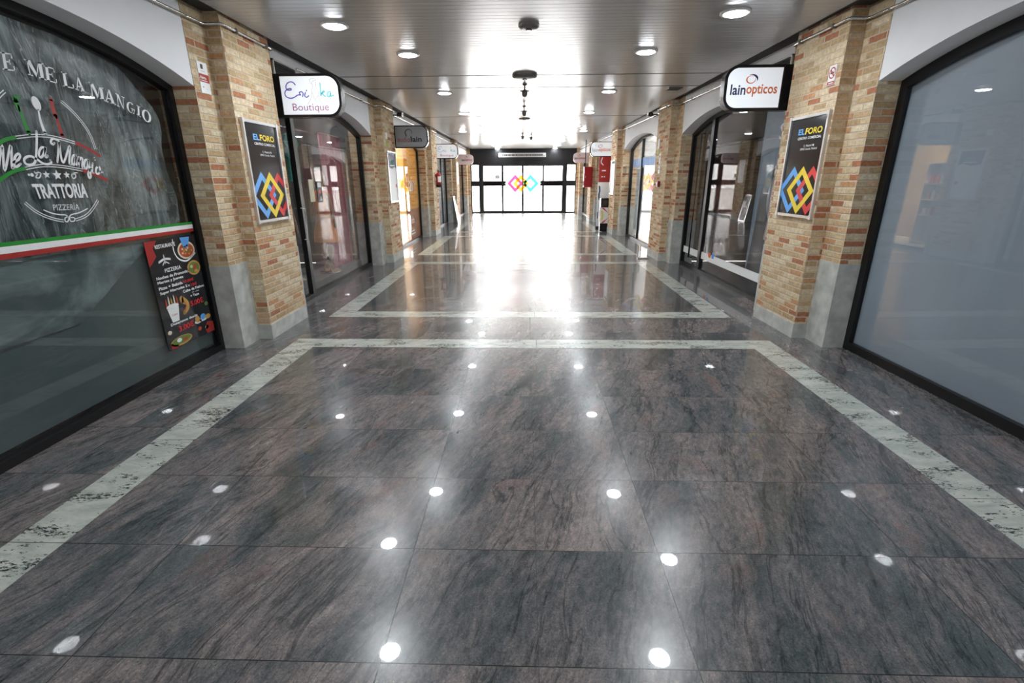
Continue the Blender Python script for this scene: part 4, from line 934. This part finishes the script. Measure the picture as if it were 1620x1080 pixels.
# ---- board leaning in front of the fourth left pillar
t = thing('leaning_board', 'pale board leaning against the brick at the end of the grey unit', 'board', (-2.98, 21.0, 0))
def slab(y0, y1, z0, z1, th, x0, x1): return [(x0, y0, z0), (x1, y0, z0), (x1, y0+th, z0), (x0, y0+th, z0), (x0, y1, z1), (x1, y1, z1), (x1, y1+th, z1), (x0, y1+th, z1)]
def ln(x0, x1, z0, z1, th=.03, off=0.):
    # leans sideways, its foot out in the corridor and its head against the wall
    k = lambda z: -2.83-.17*z/1.08+off
    return [(k(z0)-th, x0, z0), (k(z0), x0, z0), (k(z0), x1, z0), (k(z0)-th, x1, z0), (k(z1)-th, x0, z1), (k(z1), x0, z1), (k(z1), x1, z1), (k(z1)-th, x1, z1)]
MB().hexa(ln(20.72, 21.22, .04, 1.04, .012, -.012)).build('panel', 'offwhite', t)
b = MB()
for a, c_, z0, z1 in ((20.68, 20.73, 0, 1.08), (21.21, 21.26, 0, 1.08), (20.73, 21.21, 0, .05), (20.73, 21.21, 1.03, 1.08)): b.hexa(ln(a, c_, z0, z1))
b.build('frame', 'alu', t)

# ---- hose cabinet with its riser on the last right pillar
s0 = PIL['R'][3]
X = XR(s0)
t = thing('hose_cabinet', 'tall red fire hose cabinet with a thin dark riser pipe on a brick pillar', 'fire cabinet', (X-.16, s0-.07, 1.40))
b = MB(); b.box(X-.32, X+.03, s0-.14, s0-.005, 1.40, 2.20); b.build('cabinet', 'extred', t)
b = MB(); b.box(X-.30, X+.01, s0-.150, s0-.138, 1.43, 2.17); dr = b.build('door', 'extred', t)
b = MB(); b.box(X-.28, X-.25, s0-.165, s0-.149, 1.77, 1.85); b.build('latch', 'chrome', dr)
MB().tube([(X-.27, s0-.05, 2.19), (X-.27, s0-.05, CEIL)], .017, n=8).build('riser_pipe', 'rubber', t)

# ---- chevron cabinet and banner in front of the fourth right unit
cx0, cx1 = 2.53, XR(17.5)+.10
t = thing('chevron_cabinet', 'black cabinet with a white panel of magenta chevrons standing on the floor', 'cabinet', ((cx0+cx1)/2, 17.5, 0))
yb = 17.30
b = MB(); b.box(cx0+.03, cx1, yb, yb+.40, 0, 1.10); b.build('body', 'blackgloss', t)
b = MB(); b.box(cx0, cx1, yb-.02, yb, .27, .80); b.build('front_panel', 'white', t)
q = MB(); fn = facing(yb-.0215); k_ = .155
for off_, mt, sc in ((0., 0, 1.), (-.095, 1, .66)):
    for sgn in (1, -1):
        q.poly([(cx0+.06+off_*.2, .535+sgn*.245*sc), (cx0+.13+off_*.2, .535+sgn*.245*sc), (cx0+.235+off_, .535), (cx0+.165+off_, .535)] if sc < 1 else
               [(cx0+.05, .535+sgn*.255), (cx0+.14, .535+sgn*.255), (cx1-.01, .535+sgn*.03), (cx1-.01, .535+sgn*.10), (cx1-.05, .535+sgn*.07)], fn, mt)
q.build('chevrons', ['magd', 'yeld'], t)
b = MB(); b.box(cx0+.05, cx1-.02, yb-.012, yb+.001, .86, 1.05); b.build('screen', 'lensdark', t)
tb = thing('banner_stand', 'tall banner, red above and white below, standing behind the chevron cabinet', 'banner', (2.72, 17.85, 0))
bx0, bx1, by = 2.50, XR(17.9)+.13, 17.86
b = MB(); b.box(bx0, bx1, by, by+.012, .12, 1.62); b.build('lower_sheet', 'white', tb)
b = MB(); b.box(bx0+.02, bx1, by-.001, by+.012, 1.62, 2.50); b.build('upper_sheet', 'vinylred', tb)
fn = facing(by-.002)
q = MB(); q.stroke([(2.62, 2.42), (2.58, 2.28), (2.66, 2.18)], .03, fn, 0); q.build('white_mark', 'white', tb)
for r_ in ((2.62, 1.98, 2.76, 2.02), (2.62, 1.78, 2.66, 1.82), (2.70, 1.78, 2.74, 1.82)): q = MB(); q.rect(*r_, fn, 0); q.build('white_mark', 'white', tb)
q = MB(); q.stroke([(2.565, 1.48), (2.58, 1.34), (2.56, 1.2), (2.575, 1.04)], .045, fn, 0); q.build('dark_lettering', 'navy', tb)
q = MB(); q.stroke([(2.54, .6), (2.55, .4)], .03, fn, 0); q.build('dark_lettering', 'navy', tb)
b = MB(); b.box(bx0-.02, bx1, by-.08, by+.10, 0, .12); b.build('base', 'rubber', tb)

# ---- low chrome rail end on the floor by the bright unit
t = thing('chrome_stop', 'low L shaped chrome stand on the floor before the bright arched unit', 'stand', (2.56, 11.2, 0))
MB().tube([(2.56, 11.2, .012), (2.56, 11.2, .30)], .018, n=10).build('upright', 'alu', t)
b = MB(); b.box(2.545, 2.79, 11.14, 11.23, 0, .022); b.build('foot_bar', 'alu', t)
b = MB(); b.box(2.60, 2.615, 11.19, 11.21, .01, .30); b.build('rear_upright', 'rubber', t)

# ---- spot cameras on short arms
for sd, s, lab in (('L', 11.70, 'small black camera under the ceiling above the unlit grey sign'), ('R', 12.05, 'small black camera on an arm under the ceiling above the sticker strip pillar')):
    k = 1 if sd == 'L' else -1
    x, _, _ = WP(sd, s, .15, 0)
    t = thing('security_camera', lab, 'camera', (x+k*.3, s, 3.05))
    MB().tube([(x, s, 3.09), (x+k*.26, s, 3.10)], .012, n=8).build('arm', 'rubber', t)
    b = MB(); b.hexa([(x+k*.24, s-.14, 3.06), (x+k*.34, s-.14, 3.05), (x+k*.34, s+.03, 3.06), (x+k*.24, s+.03, 3.06), (x+k*.24, s-.14, 3.13), (x+k*.34, s-.14, 3.13), (x+k*.34, s+.03, 3.15), (x+k*.24, s+.03, 3.15)]); b.build('housing', 'blackgloss', t)
    MB().lathe([(.001, -.155), (.022, -.155), (.026, -.135)], (x+k*.29, s, 3.09), n=12, axis='y').build('lens', 'lensdark', t)

# ================================================================ entrance lettering and emblem
t = thing('header_sign', 'long pale sign strip on the black header over the entrance doors', 'sign', (-.21, DY-.04, 2.82))
b = MB(); b.box(-1.44, 1.02, DY-.04, DY, 2.82, 3.02); b.build('board', 'offwhite', t)
q = MB(); fn = facing(DY-.0415); u = -1.25
while u < .82:
    w = random.choice((.035, .05, .06)); q.rect(u, 2.87, u+w, 2.96, fn); u += w+.018
q.disc(.93, 2.87, .025, .025, fn); q.build('lettering', 'hair', t)
yd = DY+.045
t = thing('door_emblem', 'interlocking magenta, yellow and cyan diamonds across the entrance doors', 'window sticker', (-.17, yd, 1.04))
fa, fb, fc = facing(yd-.001), facing(yd-.004), facing(yd-.007)
q = MB()
q.poly([(-1.16, 1.515), (-.57, 2.06), (-.2, 2.06), (-.2, .98), (-.57, .98)], fa); q.poly([(-.16, .98), (.22, .98), (.82, 1.515), (.22, 2.06), (-.16, 2.06)], fa); q.build('white_ground', 'whd', t)
q = MB(); diamond(q, -.58, 1.515, .43, .46, .50, fb, 0); q.build('magenta_diamond', 'magd', t)
q = MB(); diamond(q, .23, 1.515, .45, .46, .50, fb, 0); q.build('cyan_diamond', 'cyd', t)
q = MB(); diamond(q, -.28, 1.515, .42, .44, .50, fc, 0); q.build('orange_diamond', 'ord_', t)
q = MB(); diamond(q, .06, 1.515, .26, .30, .4, fc, 0); q.build('yellow_diamond', 'yeld', t)
t = thing('dark_band', 'dark horizontal band on the entrance glass on the magenta side of the door emblem', 'window sticker', (-1.7, DY, 1.39))
for bx in ((-2.28, -1.285, .108), (-1.215, -1.06, .058)): b = MB(); b.box(bx[0], bx[1], DY+bx[2], DY+bx[2]+.004, 1.39, 1.65); b.build('strip', 'darkband', t)
t = thing('dark_band', 'dark horizontal band on the entrance glass on the cyan side of the door emblem', 'window sticker', (1.35, DY, 1.39))
for bx in ((.935, 1.92, .108), (.72, .865, .058)): b = MB(); b.box(bx[0], bx[1], DY+bx[2], DY+bx[2]+.004, 1.39, 1.65); b.build('strip', 'darkband', t)
q = MB(); fn = facing(DY+.105); q.text('Bienvenidos', -2.12, 1.14, .75, .10, fn); tag(q.build('pane_lettering', 'sketch'), 'grey handwriting on an entrance pane below the dark band', 'window lettering')
q = MB(); fn = facing(DY+.105); q.rect(-2.05, 1.80, -1.75, 1.83, fn); q.rect(-2.0, 1.9, -1.7, 1.92, fn); q.rect(-1.65, 1.75, -1.4, 1.95, fn); tag(q.build('pane_notice', 'sketch'), 'faint grey notice on an entrance pane above the dark band', 'window sticker')
q = MB(); fn = facing(DY+.065)
for z in (1.02, .90, .30): q.rect(-2.83, z, -2.76, z+.09, fn)
tag(q.build('side_notice', 'hair'), 'small dark marks on the narrow side pane of the entrance by the pink sign', 'window sticker')

# ================================================================ inside the shops
# ---- boutique: two dressed mannequins, a long curtain, garments, cards on the door
def mannequin(x, y, ang, label, top, skirt, hem, arms=True):
    t = thing('mannequin', label, 'mannequin', (x, y, .12))
    k = Matrix.Rotation(ang, 3, 'Z')
    def P(p): q_ = k @ Vector((p[0], p[1], 0)); return (x+q_.x, y+q_.y, .12+p[2])
    def secs(mb, S, n=22, m=0):
        vs = []
        for z, rx, ry, oy in S: vs += [P((rx*math.cos(2*PI*i/n), oy+ry*math.sin(2*PI*i/n), z)) for i in range(n)]
        mb.add(vs, [(j*n+i, j*n+(i+1) % n, (j+1)*n+(i+1) % n, (j+1)*n+i) for j in range(len(S)-1) for i in range(n)], m, smooth=True)
        mb.add(vs[:n], [tuple(range(n))], m); mb.add(vs[-n:], [tuple(range(n))], m); return mb
    body = MB()
    secs(body, [(.80, .14, .10, 0), (.92, .175, .12, 0), (1.02, .155, .105, 0), (1.12, .125, .095, 0), (1.25, .15, .11, .0), (1.34, .165, .105, 0), (1.41, .175, .08, 0), (1.45, .10, .065, 0), (1.48, .055, .055, 0), (1.54, .05, .052, .005), (1.57, .058, .068, .008), (1.62, .072, .088, .01), (1.69, .078, .098, .005), (1.75, .062, .08, 0), (1.785, .02, .03, 0)])
    for s in (-1, 1):
        body.tube([P((s*.085, 0, .86)), P((s*.09, 0, .66)), P((s*.085, .01, .46)), P((s*.088, -.015, .30)), P((s*.085, -.01, .09)), P((s*.085, .005, .03))], .085, n=14, r2=.036)
        secs2 = [P((s*.085+a, b, z)) for a, b, z in ((0, -.05, .0), (0, .17, 0))]
        body.hexa([P((s*.085+a, b, z)) for z, sc in ((.0, 1), (.055, .6)) for a, b in ((-.04*sc, -.05), (.04*sc, -.05), (.035*sc, .17*sc), (-.035*sc, .17*sc))])
        if arms: body.tube([P((s*.17, 0, 1.39)), P((s*.215, 0, 1.22)), P((s*.235, .02, 1.08)), P((s*.225, .06, .92)), P((s*.215, .08, .80))], .048, n=12, r2=.022)
    body.build('body', 'skin', t)
    secs(MB(), [(.98, .17, .12, 0), (1.06, .15, .112, 0), (1.13, .14, .108, 0), (1.25, .165, .122, 0), (1.35, .18, .118, 0), (1.42, .185, .092, 0), (1.445, .11, .075, 0)]).build('top', top, t)
    secs(MB(), [(hem, .25, .20, 0), (hem+.15, .235, .185, 0), (.85, .205, .145, 0), (.95, .185, .13, 0), (1.06, .15, .11, 0)]).build('skirt', skirt, t)
    MB().lathe([(.001, .0), (.19, .0), (.19, .012), (.001, .015)], (x, y, .105), n=24).build('stand', 'chrome', t)
mannequin(-3.66, 8.93, -.6, 'mannequin in a coral top and peach skirt behind the boutique glass', 'dress', 'dress2', .55)
mannequin(-3.95, 8.05, -.7, 'mannequin in teal and dark clothes at the back of the boutique', 'teal', 'hair', .62)
b = MB(); b.wbox('L', 7.5, 10.4, .60, 1.45, -.002, .105); tag(b.build('display_plinth', 'shopmid'), 'low grey display platform under the boutique mannequins', 'platform')
# pleated curtain
b = MB(); N = 70; vs = []
for z in (.11, 1.2, 2.52):
    for i in range(N+1):
        s = 9.32+.98*i/N; vs.append(WP('L', s, .80+.035*math.sin(i*.95)+.012*math.sin(i*2.3+z), z))
b.add(vs, [(j*(N+1)+i, j*(N+1)+i+1, (j+1)*(N+1)+i+1, (j+1)*(N+1)+i) for j in range(2) for i in range(N)], 0, smooth=True)
t = thing('curtain', 'dusty pink pleated curtain at the far end of the boutique window', 'curtain', WP('L', 9.8, .8, .11))
b.build('cloth', 'curtain', t)
MB().tube([WP('L', 9.25, .8, 2.54), WP('L', 10.4, .8, 2.54)], .014, n=8).build('rail', 'chrome', t)
t = thing('hanging_garment', 'teal and white garment hanging high behind the boutique glass', 'garment', WP('L', 8.85, 1.15, 1.75))
b = MB(); fn = lambda u, v, w: WP('L', 8.62+u, 1.1+w, 1.72+v)
b.prism([(0, 0), (.45, 0), (.42, .55), (.50, .62), (.42, .74), (.30, .78), (.15, .78), (.03, .74), (-.05, .62), (.03, .55)], fn, 0, .05); b.build('cloth', 'teal', t)
MB().tube([WP('L', 8.845, 1.125, 2.48), WP('L', 8.845, 1.125, 2.58)], .006, n=6).build('hanger_hook', 'chrome', t)
MB().tube([WP('L', 7.5, 1.125, 2.58), WP('L', 10.4, 1.125, 2.58)], .012, n=8).build('rail', 'chrome', t)
t, F, F2, w, h = plate('small black card with red and white print on the boutique glass', 'card', 'L', 7.95, 8.13, GLASS_D-.001, 1.40, 1.72, 'hair', 'window_card')
q = MB(); q.rect(.12*w, .72*h, .88*w, .95*h, F, 0); q.disc(.5*w, .5*h, .25*w, .1*h, F, 1); q.poly([(.3*w, .08*h), (.8*w, .08*h), (.6*w, .32*h)], F, 0); q.build('print', ['white', 'red'], t)
t, F, F2, w, h = plate('pale green card beside the small black card on the boutique glass', 'card', 'L', 7.66, 7.82, GLASS_D-.001, 1.42, 1.75, 'cream', 'window_card')
ceiling_light(-4.0, 9.3, 'added round lamp that brightens the mannequins inside the boutique', 3.12, .09, None)  # added lamp, makes the mannequins visible in the otherwise dark boutique

# ---- optician: pale printed panel with a woman, white stripe, glasses displays
t = thing('printed_poster', 'blue grey printed panel with a face behind the optician glass', 'poster', WP('R', 7.35, .62, .30))
b = MB(); b.wbox('R', 6.72, 8.02, .60, .62, .30, 2.72); b.build('sheet', 'bluepanel', t)
fn = on_wall('R', 8.02, .598, .30); fn2 = on_wall('R', 8.02, .5965, .30); fn3 = on_wall('R', 8.02, .595, .30)
q = MB(); q.rect(0, 1.35, 1.3, 2.42, fn, 0)
q.poly([(.05, 0), (.12, .7), (.15, 1.15), (.3, 1.5), (.6, 1.62), (.9, 1.55), (1.05, 1.2), (1.1, .6), (1.2, 0)], fn2, 1)
q.disc(.62, 1.16, .24, .34, fn3, 2); q.poly([(.5, .9), (.74, .9), (.8, .55), (.45, .55)], fn3, 2)
q.text('S', .45, 1.95, .22, .22, fn2, 3)
q.build('print', ['face', 'hair', 'facetone', 'white'], t)
t = thing('white_stripe', 'white stripe along the bottom of the optician glass', 'window sticker', WP('R', 8.5, GLASS_D, .30))
q = MB(); fn = lambda u, v, w=0.: WP('R', u, GLASS_D-.0005, v); q.rect(6.68, .28, 9.40, .41, fn); q.rect(9.54, .27, 10.42, .40, fn); q.build('band', 'white', t)
q = MB(); fn = lambda u, v, w=0.: WP('R', u, GLASS_D-.0015, v); q.disc(9.0, .40, .07, .05, fn, 0); q.rect(8.80, .36, 8.90, .45, fn, 1); q.build('small_badge', ['orange', 'blueprint'], t)
for j, s in enumerate((8.35, 8.95)):
    t = thing('glasses_rack', ('near' if j == 0 else 'far')+' lit rack of spectacles at the back of the optician', 'display rack', WP('R', s, 1.9, .4))
    b = MB(); b.wbox('R', s-.25, s+.25, 1.92, 1.96, .4, 2.3); b.build('back_panel', 'shopmid', t)
    q = MB()
    for r_ in range(9):
        z = .62+r_*.18
        q.wbox('R', s-.24, s+.24, 1.86, 1.92, z-.02, z-.012, 0)
        for c_ in range(3):
            for e in (-1, 1): q.wbox('R', s-.17+c_*.16+e*.03-.022, s-.17+c_*.16+e*.03+.022, 1.868, 1.876, z, z+.04, 1)
    q.build('shelves_and_spectacles', ['chrome', 'lensdark'], t)

# ---- hearing shop: yellow window film with lettering, orange lower film, shelves
t = thing('window_graphic', 'yellow window film over orange film with faint lettering in the hearing shop', 'window sticker', WP('L', 14.6, GLASS_D, .06))
Pf = [(13.9, .92), (15.55, .92)]+[(15.55-1.65*i/12, arch_z(o5, 15.55-1.65*i/12)-.07) for i in range(13)]
b = MB(); b.prism(Pf, lambda u, v, w: WP('L', u, w, v), GLASS_D+.016, GLASS_D+.019); b.build('yellow_film', 'ord2', t)
b = MB(); b.wbox('L', 13.9, 15.55, GLASS_D+.016, GLASS_D+.019, .07, .92); b.build('orange_film', 'shoporange', t)
q = MB(); fn = on_wall('L', 13.9, GLASS_D-.0005, 0); q.text('lain', .35, 1.42, .75, .42, fn, 0); q.stroke([(.35, 2.2), (.5, 2.3), (.62, 2.2), (.55, 2.1)], .03, fn, 0); q.text('audio', .3, .52, .5, .2, fn, 1); q.rect(.3, .30, .75, .33, fn, 1); q.rect(.3, .22, .85, .25, fn, 1); q.build('lettering', ['dimple', 'offwhite'], t)
for j, s in enumerate((12.6, 13.35)):
    t = thing('display_shelf', ('near' if j == 0 else 'far')+' white display shelf with coloured boxes in the yellow lit shop', 'shelf', WP('L', s, 1.5, 0))
    b = MB()
    for a, c_ in ((s-.3, s-.27), (s+.27, s+.3)): b.wbox('L', a, c_, 1.2, 1.55, 0, 2.1)
    for z in (.05, .75, 1.15, 1.55, 2.07): b.wbox('L', s-.27, s+.27, 1.2, 1.55, z, z+.03)
    b.wbox('L', s-.27, s+.27, 1.53, 1.55, .05, 2.07); b.build('carcass', 'shopwhite', t)
    for r_, z in enumerate((.78, 1.18, 1.58)):
        for c_ in range(3):
            bx = MB(); a = s-.22+c_*.16; bx.wbox('L', a, a+.11, 1.27, 1.40, z, z+random.uniform(.14, .26))
            tag(bx.build('box', ('orange', 'red', 'goldlit', 'white')[(r_+c_+j) % 4]), '%s box, number %d from the left on the %s shelf of the %s white unit' % (('orange', 'red', 'yellow', 'white')[(r_+c_+j) % 4], c_+1, ('low', 'middle', 'high')[r_], ('near' if j == 0 else 'far')), 'box', 'boxes on the hearing shop shelves')
for s, d_ in ((12.6, .95), (14.3, .95), (13.4, 1.7)):
    x, y, _ = WP('L', s, d_, 0); ceiling_light(x, y, 'round ceiling light inside the yellow lit shop, %s' % {12.6: 'near the boutique side', 14.3: 'near the extinguisher side', 13.4: 'at the back'}[s], 3.12, .10, None, 'lampwarm')

# ---- bright unit on the right: diamonds and blue lettering on glass, counter
t = thing('window_emblem', 'red and yellow diamond emblem on the bright arched window', 'window sticker', WP('R', 13.7, GLASS_D, 1.42))
q = MB(); fa, fb = (lambda u, v, w=0.: WP('R', u, GLASS_D-.0006, v)), (lambda u, v, w=0.: WP('R', u, GLASS_D-.0016, v))
diamond(q, 13.25, 1.64, .46, .25, .45, fa, 0); diamond(q, 13.75, 1.66, .50, .23, .45, fb, 1); q.build('diamonds', ['red', 'yellow'], t)
t = thing('blue_lettering', 'blue lettering on a pale strip near the top of the bright arched window', 'window lettering', WP('R', 14.4, GLASS_D, 2.08))
q = MB(); q.poly([(12.3, 2.02), (15.7, 2.02), (15.7, 2.30), (12.3, 2.30)], lambda u, v, w=0.: WP('R', u, GLASS_D+.02, v)); q.build('strip', 'pale', t)
q = MB(); fn = on_wall('R', 15.65, GLASS_D-.0006, 0); u = .1
while u < 3.1:
    w_ = random.uniform(.06, .16); q = MB(); q.stroke([(u, 2.08), (u+.03, 2.26), (u+w_*.6, 2.2), (u+w_*.5, 2.08)], .035, fn); q.build('letter', 'blueprint', t); u += w_+.06
t = thing('shop_counter', 'white counter with a dark top rail inside the bright arched unit', 'counter', WP('R', 13.6, 1.2, 0))
b = MB(); b.wbox('R', 12.5, 14.6, 1.0, 1.5, 0, .86); b.build('body', 'shopwhite', t); b = MB(); b.wbox('R', 12.45, 14.65, .97, 1.53, .86, .91); b.build('top', 'dimple', t)
for j in range(4):
    b = MB(); b.wbox('R', 12.75+j*.3, 12.97+j*.3, .68, .86, -.002, .22+.05*(j % 2)); tag(b.build('box', 'goldlit'), 'yellow box on the floor of the bright arched unit, number %d from the near side' % (j+1), 'box', 'yellow boxes by the bright window')
b = MB(); b.wbox('R', 14.75, 15.6, .52, .54, .25, 2.0); tag(b.build('tall_print', 'pale'), 'tall pale blue print hanging inside the far part of the bright arched window', 'poster')
for s in (12.9, 14.6):
    x, y, _ = WP('R', s, 1.2, 0); ceiling_light(x, y, 'round ceiling light inside the bright arched unit, %s' % ('nearer' if s < 13 else 'farther'), 3.12, .11, None, 'lampshop')
# ---- notice strips on the far left pillar and the last bays
t, F, F2, w, h = plate('tall white notice on the brick pillar behind the leaning board', 'notice', 'L', 21.5, 22.0, 0, 1.55, 2.45, 'white', 'notice')
t, F, F2, w, h = plate('tall white notice on the wall between the hose cabinet and the entrance', 'notice', 'R', 24.0, 24.6, .36, 1.5, 2.4, 'white', 'notice')
